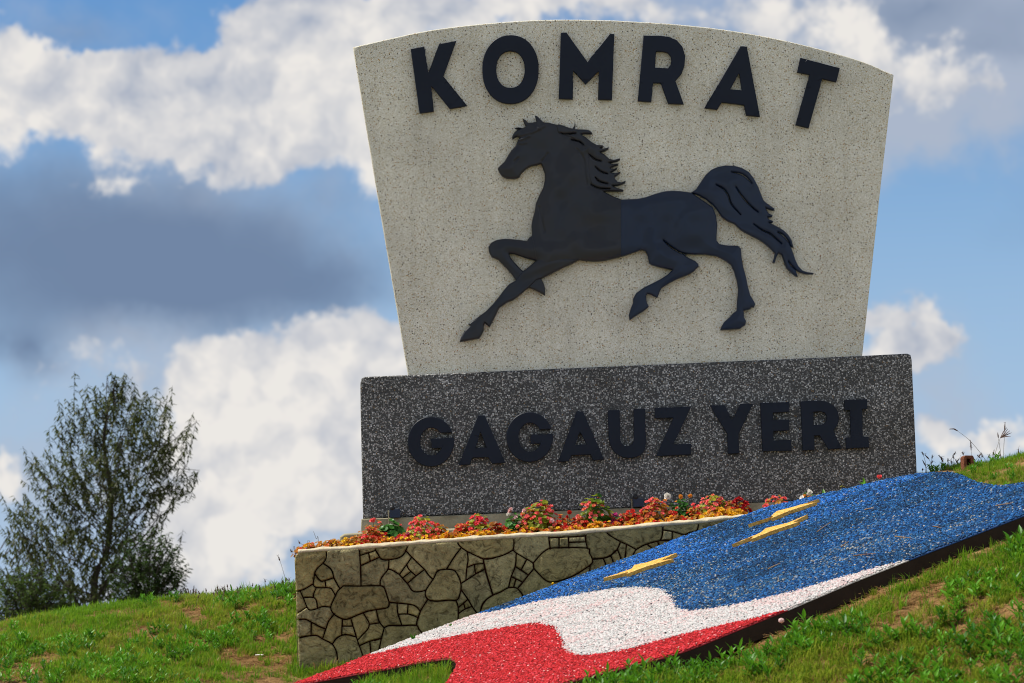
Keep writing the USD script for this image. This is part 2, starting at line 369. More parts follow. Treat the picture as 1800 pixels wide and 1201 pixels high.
# dark terrazzo-like plinth with white chips
M['plinth'] = mat('plinth_stone', {
    'g': ('geometry', {}), 'v': ('voronoi_texture', {'scale': 80.0, 'randomness': 1.0}), 's': ('separate_color', {'color_type': 'rgb'}),
    'r': ('rgb_ramp', {'interpolate': False, 'ramp': [(0.0, (0.085, 0.086, 0.083)), (0.30, (0.165, 0.167, 0.160)), (0.52, (0.27, 0.272, 0.262)), (0.72, (0.40, 0.40, 0.385)), (0.91, (0.60, 0.60, 0.58)), (0.98, (0.20, 0.14, 0.08))]}),
    'dr': ('map_range', {'range_type': 'smoothstep', 'from_min': 0.44, 'from_max': 0.62, 'to_min': 0.0, 'to_max': 1.0, 'clamp': True}),
    'mx': ('mix_color', {'blend_type': 'mix', 'b': (0.066, 0.067, 0.066), 'use_clamp': False}),
    'n': ('noise_texture', {'scale': 2.3, 'detail': 5.0, 'roughness': 0.6}), 'nr': ('rgb_ramp', {'ramp': [(0.3, (0.72, 0.71, 0.70)), (0.7, (1.08, 1.08, 1.1))]}),
    'mul': ('mix_color', {'blend_type': 'multiply', 'fac': 1.0, 'use_clamp': False}),
    'smp': ('mapping', {'mapping_type': 'point', 'scale': (5.0, 5.0, 0.35)}), 'sn': ('noise_texture', {'scale': 1.6, 'detail': 6.0, 'roughness': 0.6}), 'sr': ('rgb_ramp', {'ramp': [(0.30, (0.80, 0.79, 0.77)), (0.52, (1.0, 1.0, 1.0))]}), 'mul2': ('mix_color', {'blend_type': 'multiply', 'fac': 0.5, 'use_clamp': False}),
    'b': ('bump', {'strength': 0.6, 'distance': 0.008, 'invert': True}), 'p': ('principled_bsdf', {'roughness': 0.65, 'specular_ior_level': 0.15})},
    [('g.position', 'v.vector'), ('v.color', 's.color'), ('s.r', 'r.fac'), ('v.distance', 'dr.value'), ('dr.result', 'mx.fac'), ('r.color', 'mx.a'), ('g.position', 'n.vector'), ('n.fac', 'nr.fac'),
     ('mx.result', 'mul.a'), ('nr.color', 'mul.b'), ('mul.result', 'mul2.a'), ('g.position', 'smp.vector'), ('smp.vector', 'sn.vector'), ('sn.fac', 'sr.fac'), ('sr.color', 'mul2.b'), ('mul2.result', 'p.base_color'), ('v.distance', 'b.height'), ('b.normal', 'p.normal')])
M['concrete'] = simple('grey_concrete', (0.38, 0.345, 0.235), 0.85, scale=5.0, spec=.1, col2=(0.23, 0.205, 0.13), bump=0.5, bscale=40.0)
M['cap'] = simple('cap_concrete', (0.60, 0.53, 0.38), 0.85, scale=14.0, spec=.1, col2=(0.42, 0.36, 0.24), bump=0.6, bscale=60.0)
M['mortar'] = simple('brown_joint_paint', (0.075, 0.022, 0.008), 0.7, scale=7.0, spec=.1, col2=(0.022, 0.008, 0.004), bump=0.3)
for i, (c, c2) in enumerate([((0.45, 0.385, 0.18), (0.26, 0.215, 0.092)), ((0.37, 0.315, 0.14), (0.21, 0.172, 0.07)), ((0.50, 0.435, 0.215), (0.31, 0.26, 0.115)), ((0.42, 0.37, 0.19), (0.24, 0.205, 0.10)), ((0.46, 0.385, 0.165), (0.275, 0.22, 0.09))]):
    M[f'stone{i}'] = mat(f'stamped_stone_{i}', {
        'g': ('geometry', {}), 'n': ('noise_texture', {'scale': 4.5, 'detail': 7.0, 'roughness': 0.65}), 'r': ('rgb_ramp', {'ramp': [(0.3, c2), (0.68, c)]}),
        'w': ('noise_texture', {'scale': 16.0, 'detail': 6.0, 'roughness': 0.65, 'distortion': 1.0}), 'w2': ('noise_texture', {'scale': 60.0, 'detail': 5.0, 'roughness': 0.65}),
        'cr': ('rgb_ramp', {'ramp': [(0.36, (0.42, 0.40, 0.36)), (0.47, (1.0, 1.0, 1.0)), (0.62, (1.18, 1.17, 1.14))]}), 'mul': ('mix_color', {'blend_type': 'multiply', 'fac': 1.0, 'use_clamp': False}),
        'ws': ('math', {'math_type': 'multiply_add', 'value2': 0.25}), 'b': ('bump', {'strength': 1.0, 'distance': 0.075}), 'p': ('principled_bsdf', {'roughness': 0.75, 'specular_ior_level': 0.2})},
        [('g.position', 'n.vector'), ('n.fac', 'r.fac'), ('r.color', 'mul.a'), ('w.fac', 'cr.fac'), ('cr.color', 'mul.b'), ('mul.result', 'p.base_color'), ('g.position', 'w.vector'), ('g.position', 'w2.vector'), ('w2.fac', 'ws.value1'), ('w.fac', 'ws.value3'),
         ('ws.value', 'b.height'), ('b.normal', 'p.normal')])
M['letter'] = simple('dark_navy_paint', (0.0075, 0.0115, 0.022), 0.5, scale=3.0, col2=(0.0055, 0.0085, 0.016), spec=0.2)
M['horse_front'] = simple('dusty_black_paint', (0.021, 0.0200, 0.0205), 0.36, scale=1.8, col2=(0.008, 0.0125, 0.021), spec=0.36, bump=0.05, bscale=25.0)
M['horse_rear'] = simple('blue_black_paint', (0.010, 0.0175, 0.034), 0.36, scale=1.8, col2=(0.005, 0.0135, 0.036), spec=0.36, bump=0.05, bscale=25.0)
M['black_box'] = simple('black_plastic', (0.012, 0.012, 0.014), 0.5)
M['blue_box'] = simple('dark_blue_paint', (0.012, 0.022, 0.050), 0.45)
M['slab'] = simple('slab_concrete', (0.035, 0.026, 0.020), 0.95, scale=9.0, spec=.05, bump=0.4)
M['gold'] = mat('gold_pebble_paint', {
    'g': ('geometry', {}), 'v': ('voronoi_texture', {'scale': 95.0}), 's': ('separate_color', {'color_type': 'rgb'}),
    'r': ('rgb_ramp', {'ramp': [(0.0, (0.50, 0.24, 0.03)), (0.5, (0.68, 0.36, 0.05)), (1.0, (0.80, 0.50, 0.12))]}), 'b': ('bump', {'strength': 0.7, 'distance': 0.006, 'invert': True}),
    'p': ('principled_bsdf', {'roughness': 0.5})},
    [('g.position', 'v.vector'), ('v.color', 's.color'), ('s.g', 'r.fac'), ('r.color', 'p.base_color'), ('v.distance', 'b.height'), ('b.normal', 'p.normal')])


def pebblemat(name, stops, rough=0.55):
    return mat(name, {'o': ('object_info', {}), 'r': ('rgb_ramp', {'ramp': stops}), 'p': ('principled_bsdf', {'roughness': 0.7, 'specular_ior_level': 0.12})},
               [('o.random', 'r.fac'), ('r.color', 'p.base_color')])


M['peb_blue'] = pebblemat('blue_pebble', [(0, (0.002, 0.008, 0.028)), (0.22, (0.003, 0.027, 0.088)), (0.6, (0.005, 0.064, 0.205)), (0.9, (0.016, 0.12, 0.34)), (0.975, (0.05, 0.19, 0.42)), (0.99, (0.25, 0.27, 0.27)), (1, (0.40, 0.39, 0.35))])
M['peb_worn'] = pebblemat('worn_blue_pebble', [(0, (0.007, 0.03, 0.08)), (0.3, (0.012, 0.075, 0.19)), (0.6, (0.03, 0.13, 0.28)), (0.74, (0.10, 0.13, 0.14)), (0.88, (0.24, 0.225, 0.19)), (1, (0.42, 0.38, 0.32))])
M['peb_white'] = pebblemat('white_pebble', [(0, (0.28, 0.27, 0.26)), (0.15, (0.43, 0.415, 0.40)), (0.6, (0.54, 0.52, 0.505)), (0.8, (0.60, 0.58, 0.565)), (0.9, (0.60, 0.45, 0.44)), (0.965, (0.5, 0.38, 0.36)), (0.982, (0.05, 0.05, 0.06)), (1, (0.03, 0.03, 0.03))])
M['peb_red'] = pebblemat('red_pebble', [(0, (0.13, 0.004, 0.005)), (0.3, (0.34, 0.009, 0.011)), (0.75, (0.50, 0.018, 0.021)), (0.97, (0.60, 0.05, 0.07)), (0.99, (0.55, 0.2, 0.2)), (1, (0.65, 0.5, 0.45))])
M['peb_deep'] = pebblemat('deep_blue_pebble', [(0, (0.001, 0.006, 0.018)), (0.4, (0.003, 0.024, 0.070)), (0.8, (0.006, 0.055, 0.14)), (1, (0.02, 0.10, 0.22))])
M['peb_bright'] = pebblemat('bright_blue_pebble', [(0, (0.004, 0.035, 0.16)), (0.4, (0.010, 0.10, 0.40)), (0.9, (0.03, 0.17, 0.52)), (1, (0.10, 0.28, 0.55))])
M['peb_pink'] = pebblemat('pink_tinged_pebble', [(0, (0.42, 0.32, 0.31)), (0.5, (0.58, 0.42, 0.41)), (0.95, (0.62, 0.5, 0.48)), (1, (0.05, 0.05, 0.05))])
M['base_blue'] = simple('blue_bed', (0.010, 0.06, 0.20), 0.8)
M['base_white'] = simple('white_bed', (0.60, 0.57, 0.54), 0.8)
M['base_red'] = simple('red_bed', (0.28, 0.012, 0.02), 0.8)
M['soil'] = mat('hill_soil', {
    'g': ('geometry', {}), 'n': ('noise_texture', {'scale': 2.2, 'detail': 9.0, 'roughness': 0.68}),
    'r': ('rgb_ramp', {'ramp': [(0.25, (0.09, 0.058, 0.022)), (0.45, (0.21, 0.120, 0.045)), (0.58, (0.31, 0.185, 0.075)), (0.75, (0.40, 0.26, 0.12))]}),
    'far': ('vector_math', {'math_type': 'distance', 'vector2': (0.0, 21.0, 1.5)}), 'fm': ('map_range', {'range_type': 'smoothstep', 'from_min': 5.2, 'from_max': 7.0, 'to_min': 0.0, 'to_max': 1.0, 'clamp': True}), 'gr': ('rgb_ramp', {'ramp': [(0.3, (0.12, 0.118, 0.06)), (0.7, (0.21, 0.195, 0.11))]}), 'gm': ('mix_color', {'blend_type': 'mix', 'use_clamp': False}),
    'bn': ('noise_texture', {'scale': 28.0, 'detail': 8.0, 'roughness': 0.7}), 'b': ('bump', {'strength': 1.0, 'distance': 0.04}), 'p': ('principled_bsdf', {'roughness': 0.95, 'specular_ior_level': 0.1})},
    [('g.position', 'n.vector'), ('n.fac', 'r.fac'), ('g.position', 'far.vector1'), ('far.value', 'fm.value'), ('fm.result', 'gm.fac'), ('r.color', 'gm.a'), ('n.fac', 'gr.fac'), ('gr.color', 'gm.b'), ('gm.result', 'p.base_color'), ('g.position', 'bn.vector'), ('bn.fac', 'b.height'), ('b.normal', 'p.normal')])
M['rust'] = simple('rust', (0.20, 0.065, 0.025), 0.85, scale=40.0, col2=(0.09, 0.025, 0.012), bump=0.5)
M['paper'] = simple('white_paper', (0.75, 0.73, 0.70), 0.8)
M['bark'] = simple('bark', (0.055, 0.042, 0.032), 0.9, scale=20.0, bump=0.7, bscale=30.0)
M['grass_a'] = leafmat('grass_green', (0.030, 0.110, 0.005), (0.15, 0.29, 0.014), 0.42, tcol=(0.30, 0.54, 0.03))
M['grass_b'] = leafmat('grass_yellowgreen', (0.09, 0.165, 0.010), (0.27, 0.33, 0.03), 0.42, tcol=(0.44, 0.52, 0.05))
M['grass_dry'] = leafmat('grass_dry', (0.22, 0.095, 0.032), (0.46, 0.29, 0.12), 0.3)
M['weed'] = leafmat('weed_leaf', (0.018, 0.105, 0.005), (0.11, 0.30, 0.016), 0.28, 0.42, tcol=(0.18, 0.46, 0.03))
M['tree_leaf'] = leafmat('tree_leaf', (0.050, 0.062, 0.018), (0.24, 0.245, 0.095), 0.42, 0.4, tcol=(0.10, 0.13, 0.03))
M['shrub_leaf'] = leafmat('shrub_leaf', (0.020, 0.045, 0.009), (0.085, 0.125, 0.022), 0.35, 0.5, tcol=(0.08, 0.15, 0.03))
M['red_leaf'] = leafmat('reddish_leaf', (0.09, 0.03, 0.015), (0.16, 0.07, 0.02), 0.3)
M['beg_leaf'] = leafmat('begonia_leaf', (0.09, 0.17, 0.012), (0.38, 0.38, 0.03), 0.4, 0.45, tcol=(0.6, 0.6, 0.05))
M['beg_bronze'] = leafmat('bronze_leaf', (0.24, 0.08, 0.012), (0.46, 0.24, 0.03), 0.4, 0.45, tcol=(0.7, 0.3, 0.04))
M['green_leaf'] = leafmat('broad_green_leaf', (0.025, 0.10, 0.015), (0.06, 0.19, 0.03), 0.3, 0.35)
M['stem'] = simple('green_stem', (0.10, 0.13, 0.03), 0.6)
M['stalk'] = simple('dry_stalk', (0.20, 0.16, 0.09), 0.8)
M['seed'] = simple('purple_brown_seed', (0.13, 0.075, 0.055), 0.8)
PETAL = {'pink': ((0.76, 0.05, 0.08), (0.90, 0.24, 0.21)), 'red': ((0.50, 0.012, 0.012), (0.68, 0.05, 0.03)), 'darkred': ((0.25, 0.004, 0.008), (0.42, 0.012, 0.015)), 'magenta': ((0.33, 0.008, 0.12), (0.50, 0.03, 0.2)),
         'white': ((0.72, 0.68, 0.60), (0.85, 0.83, 0.78)), 'palepink': ((0.75, 0.42, 0.42), (0.85, 0.62, 0.6)), 'yellow': ((0.72, 0.36, 0.012), (0.85, 0.58, 0.03)), 'orange': ((0.68, 0.20, 0.02), (0.80, 0.36, 0.06)), 'coral': ((0.66, 0.10, 0.05), (0.78, 0.20, 0.10))}
for k, (a, b) in PETAL.items(): M['petal_' + k] = leafmat('petal_' + k, a, b, 0.3, 0.5, tcol=b)

# ------------------------------------------------------------------ planes of the place
YS, YB, YP = 23.58, 23.50, 22.75                      # fronts of stele, plinth and planter wall
FLAG_O = at(1258.7, 922.7, 22.69)
FLAG_SX, FLAG_SY = 0.306, 0.26                          # rise of the flag slab to the right and away from the viewer
FN = np.array([-FLAG_SX, -FLAG_SY, 1.0]); FN /= np.linalg.norm(FN)
FU = np.array([1, 0, FLAG_SX]); FU /= np.linalg.norm(FU)
FV = np.cross(FN, FU)


def on_flag(px, py, lift=0.0):
    o = FLAG_O + FN * lift
    d = ray(px, py)
    return EYE + d * (np.dot(o - EYE, FN) / np.dot(d, FN))


def flag_uv(pts, lift=0.0):
    return np.array([[np.dot(q - FLAG_O, FU), np.dot(q - FLAG_O, FV)] for q in (on_flag(x, y, lift) for x, y in pts)])


def flag_frame(off=0.0):
    return lambda V: FLAG_O + V[:, :1] * FU + V[:, 1:2] * FV + (V[:, 2:3] + off) * FN


def flag_z(X, Y): return FLAG_O[2] + FLAG_SX * (X - FLAG_O[0]) + FLAG_SY * (Y - FLAG_O[1])


FAR = [(515, 1203), (520.5, 1199.4), (591.7, 1172.6), (653.5, 1148), (744, 1113.2), (804.7, 1090.5), (838.5, 1078.8), (920, 1048.7), (1010.7, 1014), (1078.7, 989.5), (1153, 962), (1205, 941), (1258.7, 922.7), (1317.8, 902), (1353, 890),
       (1409, 877), (1486.7, 859), (1555, 843), (1611, 833), (1641.7, 830), (1665, 829), (1678, 830.5), (1691.7, 835), (1705, 841), (1721.7, 847.5), (1746.7, 852.5), (1770, 852), (1800, 847.5), (1840, 840)]
NEAR = [(1860, 880), (1800, 905), (1700, 943.5), (1593, 985), (1500, 1021.7), (1380, 1073), (1300, 1105), (1200, 1145), (1100, 1172), (1066, 1181), (993, 1200), (930, 1216), (870, 1226), (810, 1222), (780, 1212), (783, 1200), (795, 1183), (801, 1168),
        (797, 1160.5), (783, 1158), (733, 1165), (683, 1175), (633, 1183.5), (568, 1195.5), (545, 1199.5)]
WR = [(640, 1153), (660, 1149), (718, 1135.4), (776.7, 1122.6), (835, 1111.5), (870, 1105.7), (916.7, 1098), (943, 1096), (966.7, 1100), (980, 1110), (986.7, 1121.7), (991.7, 1136.7), (1003, 1148), (1020, 1152), (1040, 1150.7), (1100, 1142), (1200, 1115), (1280, 1096.7), (1340, 1083), (1395, 1068)]
BW = [(820, 1083), (835, 1080), (870, 1074.8), (920, 1063), (960, 1054.7), (1020, 1044.7), (1073, 1036), (1113, 1033), (1153, 1034.7), (1169, 1040), (1180, 1050.7), (1188, 1066), (1200, 1072), (1220, 1073), (1283, 1065), (1366.7, 1046.7), (1446.7, 1025), (1533, 1000), (1610, 980)]
FLAG_PX = np.vstack([smooth_ring(FAR, 3, False), smooth_ring(NEAR, 3, False)])
FLAG = Polygon(flag_uv(FLAG_PX)).buffer(0)
wr, bw = flag_uv(smooth_ring(WR, 3, False)), flag_uv(smooth_ring(BW, 3, False))
nearside = np.array([[wr[-1, 0] + .5, -12], [-9, -12]])
RED = FLAG.intersection(Polygon(np.vstack([wr, nearside + 0, [[-9, wr[0, 1]]]])).buffer(0))
# everything on the near side of the blue edge, less the red
NB = Polygon(np.vstack([bw, [[bw[-1, 0] + .3, -12], [-9, -12], [-9, bw[0, 1]]]])).buffer(0)
WHITE = FLAG.intersection(NB).difference(RED)
# the tip left of the white's start belongs to the red
tipcut = flag_uv([(652, 1149)])[0, 0]
tip = WHITE.intersection(box(-12, -12, tipcut, 12))
RED = RED.union(tip); WHITE = WHITE.difference(tip)
BLUE = FLAG.difference(RED).difference(WHITE)
FLAG_XY = Polygon(flag_frame()(np.column_stack([np.array(FLAG.exterior.coords), np.zeros(len(FLAG.exterior.coords))]))[:, :2]).buffer(0)

# ------------------------------------------------------------------ ground
ctrl = []
def c_at(px, py, Y): ctrl.append(at(px, py, Y))
for x, y, Y in [(-150, 1215, 22.2), (0, 1201, 22.2), (250, 1201, 22.2), (450, 1201, 22.35), (527, 1186, 22.72), (-150, 1160, 23.7), (0, 1151, 23.7), (250, 1132, 23.7), (480, 1108, 24.0), (-150, 1122, 25.2), (0, 1105, 25.2), (60, 1098, 25.2), (130, 1084, 25.3), (260, 1068, 25.4), (400, 1050, 25.4), (515, 1036, 25.4),
                (1620, 840, 24.6), (1700, 838, 24.6), (1800, 834, 24.6), (1950, 826, 24.6)]: c_at(x, y, Y)
for px in (-150, 100, 300, 515):                        # behind the crest
    p = at(px, np.interp(px, [-150, 0, 130, 260, 515], [1122, 1105, 1084, 1068, 1036]), 25.3)
    ctrl.append(p + [0, 2.2, -0.04]); ctrl.append(p + [0.3, 7, -0.3]); ctrl.append(p + [0.3, 13, -0.75])
for px in (1620, 1800, 1950):
    p = at(px, np.interp(px, [1620, 1800, 1950], [840, 834, 826]), 24.6); ctrl.append(p + [0, 3, -0.1]); ctrl.append(p + [0, 12, -0.9])
for X in (0.0, 1.5, 3.0):
    ctrl.append([X, 26.5, np.interp(X, [-2, 3.3], [2.7, 3.3])]); ctrl.append([X, 38, 2.2])
for X, Y in [(0.2, 21.5), (1.2, 21.5), (2.2, 21.5), (3.2, 21.8), (0.5, 20.6), (1.5, 20.4), (2.5, 20.6), (3.5, 20.8), (1.0, 22.6), (2.5, 22.6), (-0.6, 22.6)]:
    ctrl.append([X, Y, flag_z(X, Y) - 0.16])
for px, py in [(1200, 1145), (1300, 1105), (1400, 1064), (1500, 1021.7), (1593, 985), (1700, 943.5), (1800, 905)]:
    q = on_flag(px, py); ctrl.append(q + [0, -0.12, -0.155])
for px, py, Y in [(1800, 1201, 17.0), (1500, 1201, 18.0), (1250, 1201, 19.2), (1060, 1201, 20.1), (2000, 1100, 17.0), (1800, 1050, 18.45), (1600, 1100, 18.6), (700, 1199, 21.85), (620, 1199, 22.2), (860, 1215, 21.0)]: c_at(px, py, Y)
for X in (-6, -3, 0, 3, 6): ctrl.append([X, 11.0, 0.05]); ctrl.append([X, 15.0, 0.55 + 0.05 * max(X, 0)])
for px, py in [(560, 1200), (600, 1193), (530, 1203), (640, 1190)]:
    q = on_flag(px, py); ctrl.append(q + [-.03, -.05, -.09])
for px, py in [(690, 1188), (730, 1180), (770, 1172), (785, 1166), (780, 1190), (740, 1195), (650, 1194)]:
    q = on_flag(px, py); ctrl.append(q + [0, -.03, -.065])
q = on_flag(1750, 853); ctrl.append(q + [0.05, 0.25, 0.0]); q = on_flag(1800, 848); ctrl.append(q + [0.05, 0.25, 0.01])
ctrl = np.array(ctrl)
rbf = RBFInterpolator(ctrl[:, :2], ctrl[:, 2], kernel='thin_plate_spline', smoothing=2e-4)
WALL_L = at(517, 1000, YP)[0]; WALL_R = at(1560, 880, YP)[0]


def ground_z(X, Y, rough=True):
    X, Y = np.asarray(X, float), np.asarray(Y, float)
    cx, cy = np.clip(X, -7.5, 8.5), np.clip(Y, 11, 38)
    z = rbf(np.column_stack([cx.ravel(), cy.ravel()])).reshape(X.shape)
    out = np.hypot(X - cx, np.maximum(Y - cy, 0) + np.maximum(cy - Y, 0))
    t = np.clip(out / 45, 0, 1); t = t * t * (3 - 2 * t)
    z = z * (1 - t) + 0.0 * t
    if rough:
        P = np.stack([X, Y, 0 * X], -1)
        near = np.exp(-out / 6)
        z = z + near * ((meshkit.fbm(P * 1.3, 3, 5) - .5) * 0.10 + (meshkit.fbm(P * 6, 3, 9) - .5) * 0.035)
        inside = shapely.distance(shapely.points(X.ravel(), Y.ravel()), FLAG_XY).reshape(X.shape)
        cap = flag_z(X, Y) - 0.125
        w = np.clip(1 - inside / 0.03, 0, 1)
        z = np.where(w > 0, np.minimum(z, cap * w + (1 - w) * np.maximum(z, cap)), z)
        pl = (X > WALL_L + 0.02) & (X < WALL_R) & (Y > YP + 0.03) & (Y < YB + 0.9)
        z = np.where(pl, np.minimum(z, 1.95), z)
    return z


xs = np.unique(np.concatenate([-np.geomspace(5.5, 900, 40)[::-1], np.arange(-5.4, 6.0, 0.05), np.geomspace(6.1, 900, 40)]))
ys = np.unique(np.concatenate([-np.geomspace(1, 900, 25)[::-1], np.linspace(0, 16, 30), np.arange(16.2, 27, 0.05), np.geomspace(27.2, 1200, 50)]))
gx, gy = np.meshgrid(xs, ys)
gz = ground_z(gx, gy)
ii, jj = np.meshgrid(np.arange(len(ys) - 1), np.arange(len(xs) - 1), indexing='ij')
k0 = ii * len(xs) + jj
gq = np.stack([k0, k0 + 1, k0 + 1 + len(xs), k0 + len(xs)], -1).reshape(-1, 4)
from scipy.interpolate import RegularGridInterpolator
_gi = RegularGridInterpolator((ys, xs), gz)


def gzf(X, Y): return _gi(np.column_stack([np.atleast_1d(Y), np.atleast_1d(X)]))


g = obj('ground', (np.stack([gx, gy, gz], -1).reshape(-1, 3), gq), M['soil'], smooth=True); tag(g, kind='structure', label='brown earth hillside rising behind and to the right')

# ------------------------------------------------------------------ monument
mon = thing('monument', 'pale fan-shaped stone stele with running horse on dark speckled plinth', 'monument')
STELE = [(620, 83), (680, 69), (756.7, 53), (843, 42.3), (933, 35.7), (1000, 34.4), (1066.7, 35.4), (1100, 37), (1186.7, 42.5), (1273, 52), (1360, 67), (1446.7, 87.5), (1516, 108), (1571, 131.5), (1549, 320), (1515, 632), (718, 666), (659, 320)]
top = smooth_ring(STELE[:14], 3, False)
sp = np.vstack([top, STELE[14:]])
obj('stele', relief(wallpoly(sp, YS), 0.34, 0.012, 0.04, frame=wall_frame(YS + 0.34), rings=3), M['stele'], mon, smooth=40)
PL = [(640, 662.5), (718, 659), (1515, 625.5), (1595, 621.5), (1601, 624), (1603, 634), (1612, 835), (1613, 872), (638, 912), (634.5, 760), (633, 676), (635, 666)]
obj('plinth', relief(wallpoly(PL, YB), 0.75, 0.012, 0.05, frame=wall_frame(YB + 0.75), rings=2), M['plinth'], mon, smooth=40)


def edge_noise(scale, amp, seed):
    return lambda p, d: (meshkit.fbm(np.column_stack([p * scale, np.zeros(len(p))]), 3, seed) - .5) * amp


F1 = [(635, 912.5), (1450, 878.8), (1450, 905), (634, 940)]
obj('footing', relief(wallpoly(F1, YB - .03), 0.8, 0.008, 0.05, frame=wall_frame(YB + 0.77), fn=edge_noise(9, .012, 3)), M['concrete'], mon, smooth=40)
F2 = [(597, 943), (605, 938), (640, 936), (1450, 899), (1450, 940), (597, 980)]
obj('footing', relief(wallpoly(F2, YB - .14), 1.0, 0.02, 0.05, frame=wall_frame(YB + 0.86), fn=edge_noise(7, .03, 4)), M['concrete'], mon, smooth=40)

# letters
Z6, Z7, Z8, ZA, ZB = (600, 20, 3.0), (1100, 20, 1800 / 520), (620, 620, 3.6), (1000, 680, 6.0), (1240, 670, 6.0)


def ell(cx, cy, rx, ry, n=48, e=2.0):
    t = np.arange(n) * 2 * np.pi / n
    c, s = np.cos(t), np.sin(t)
    return [(cx + rx * math.copysign(abs(a) ** (2 / e), a), cy + ry * math.copysign(abs(b) ** (2 / e), b)) for a, b in zip(c, s)]


def letter_G(cx, cy, rx, ry, icx, icy, irx, iry, notch, bar):
    o = Polygon(ell(cx, cy, rx, ry)).difference(Polygon(ell(icx, icy, irx, iry))).difference(Polygon(notch))
    return o.union(Polygon(bar).intersection(Polygon(ell(cx, cy, rx + 2, ry)))).buffer(0)


R1 = [(108, 147), (210, 148), (262, 154), (310, 175), (345, 215), (362, 270), (358, 330), (340, 380), (302, 422), (353, 565), (258, 561), (213, 436), (168, 434), (155, 551), (73, 545)]
R1h = [(185, 243), (225, 244), (255, 252), (274, 275), (277, 300), (272, 325), (258, 346), (178, 343)]
U1 = [(408, 248), (535, 245), (545, 560), (560, 598), (585, 620), (612, 628), (645, 622), (672, 600), (685, 565), (680, 235), (803, 230), (815, 580), (805, 655), (780, 700), (740, 730), (690, 748), (640, 752), (585, 748), (530, 728), (480, 690), (450, 645), (428, 590), (420, 540)]
R2 = [(1003, 213), (1180, 205), (1260, 212), (1310, 230), (1360, 265), (1400, 325), (1410, 395), (1395, 465), (1350, 525), (1440, 710), (1300, 722), (1205, 575), (1148, 575), (1150, 728), (1025, 732)]
R2h = [(1140, 325), (1220, 321), (1258, 335), (1278, 365), (1280, 405), (1265, 440), (1235, 458), (1140, 462)]
LET = [('K', YS, Z6, Polygon([(365, 198), (438, 185), (460, 322), (515, 172), (606, 155), (538, 342), (663, 497), (572, 514), (475, 393), (488, 527), (412, 537)])),
       ('O', YS, Z6, Polygon(ell(892, 306, 149, 181, e=2.15), [ell(892, 306, 75, 97, e=2.2)])),
       ('M', YS, Z6, Polygon([(1157, 113), (1187, 111), (1297, 265), (1415, 118), (1440, 119), (1427, 467), (1354, 465), (1357, 315), (1288, 385), (1223, 312), (1221, 463), (1146, 461)])),
       ('R', YS, Z7, Polygon(R1, [R1h])),
       ('A', YS, Z7, Polygon([(697, 211), (737, 214), (817, 641), (733, 632), (720, 570), (585, 553), (557, 597), (478, 588)], [[(690, 375), (706, 480), (636, 474)]])),
       ('T', YS, Z7, Polygon([(1062, 282), (1303, 345), (1282, 430), (1197, 410), (1113, 710), (1032, 690), (1118, 385), (1042, 370)])),
       ('G', YB, Z8, letter_G(494, 563, 146, 158, 498, 563, 72, 88, [(540, 507), (700, 505), (700, 536), (540, 546)], [(495, 546), (660, 535), (660, 602), (500, 606)])),
       ('A', YB, Z8, Polygon([(795, 395), (835, 397), (967, 697), (880, 703), (858, 663), (758, 665), (740, 708), (668, 713)], [[(808, 500), (845, 600), (778, 605)]])),
       ('G', YB, Z8, letter_G(1119, 534, 147, 158, 1122, 536, 73, 92, [(1165, 487), (1330, 484), (1330, 514), (1165, 518)], [(1125, 518), (1290, 514), (1290, 573), (1125, 577)])),
       ('A', YB, Z8, Polygon([(1417, 370), (1457, 372), (1592, 677), (1520, 682), (1505, 645), (1385, 650), (1367, 688), (1298, 692)], [[(1438, 500), (1478, 580), (1408, 585)]])),
       ('U', YB, ZA, Polygon(U1)),
       ('Z', YB, ZA, Polygon([(905, 222), (1290, 210), (1105, 605), (1290, 603), (1290, 715), (918, 733), (1100, 328), (905, 333)])),
       ('Y', YB, ZB, Polygon([(48, 255), (205, 253), (280, 410), (370, 240), (505, 238), (350, 560), (357, 762), (238, 768), (230, 560)])),
       ('E', YB, ZB, Polygon([(578, 230), (885, 220), (888, 325), (715, 335), (715, 408), (885, 405), (885, 520), (718, 530), (718, 625), (900, 618), (912, 733), (603, 742)])),
       ('R', YB, ZB, Polygon(R2, [R2h])),
       ('I', YB, ZB, Polygon([(1465, 200), (1708, 190), (1710, 295), (1655, 298), (1662, 590), (1720, 590), (1728, 700), (1485, 715), (1478, 598), (1532, 596), (1525, 305), (1467, 308)]))]
ORD = ['first', 'second', 'third', 'fourth', 'fifth', 'sixth', 'seventh', 'eighth', 'ninth', 'tenth']
for i, (ch, Y, z, pg) in enumerate(LET):
    T, gap = (0.032, 0.014)
    w = wallpoly(zoomed(pg.exterior.coords[:-1], *z), Y - T - gap, [zoomed(h.coords[:-1], *z) for h in pg.interiors])
    word = f'{ORD[i]} letter of the arched word above the horse' if i < 6 else f'{ORD[i - 6]} letter of the words on the dark plinth'
    obj('letter', relief(w, T, 0.004, 0.06, frame=wall_frame(Y - gap), rings=1), M['letter'], mon, smooth=35, label=f'dark navy letter {ch}, {word}')

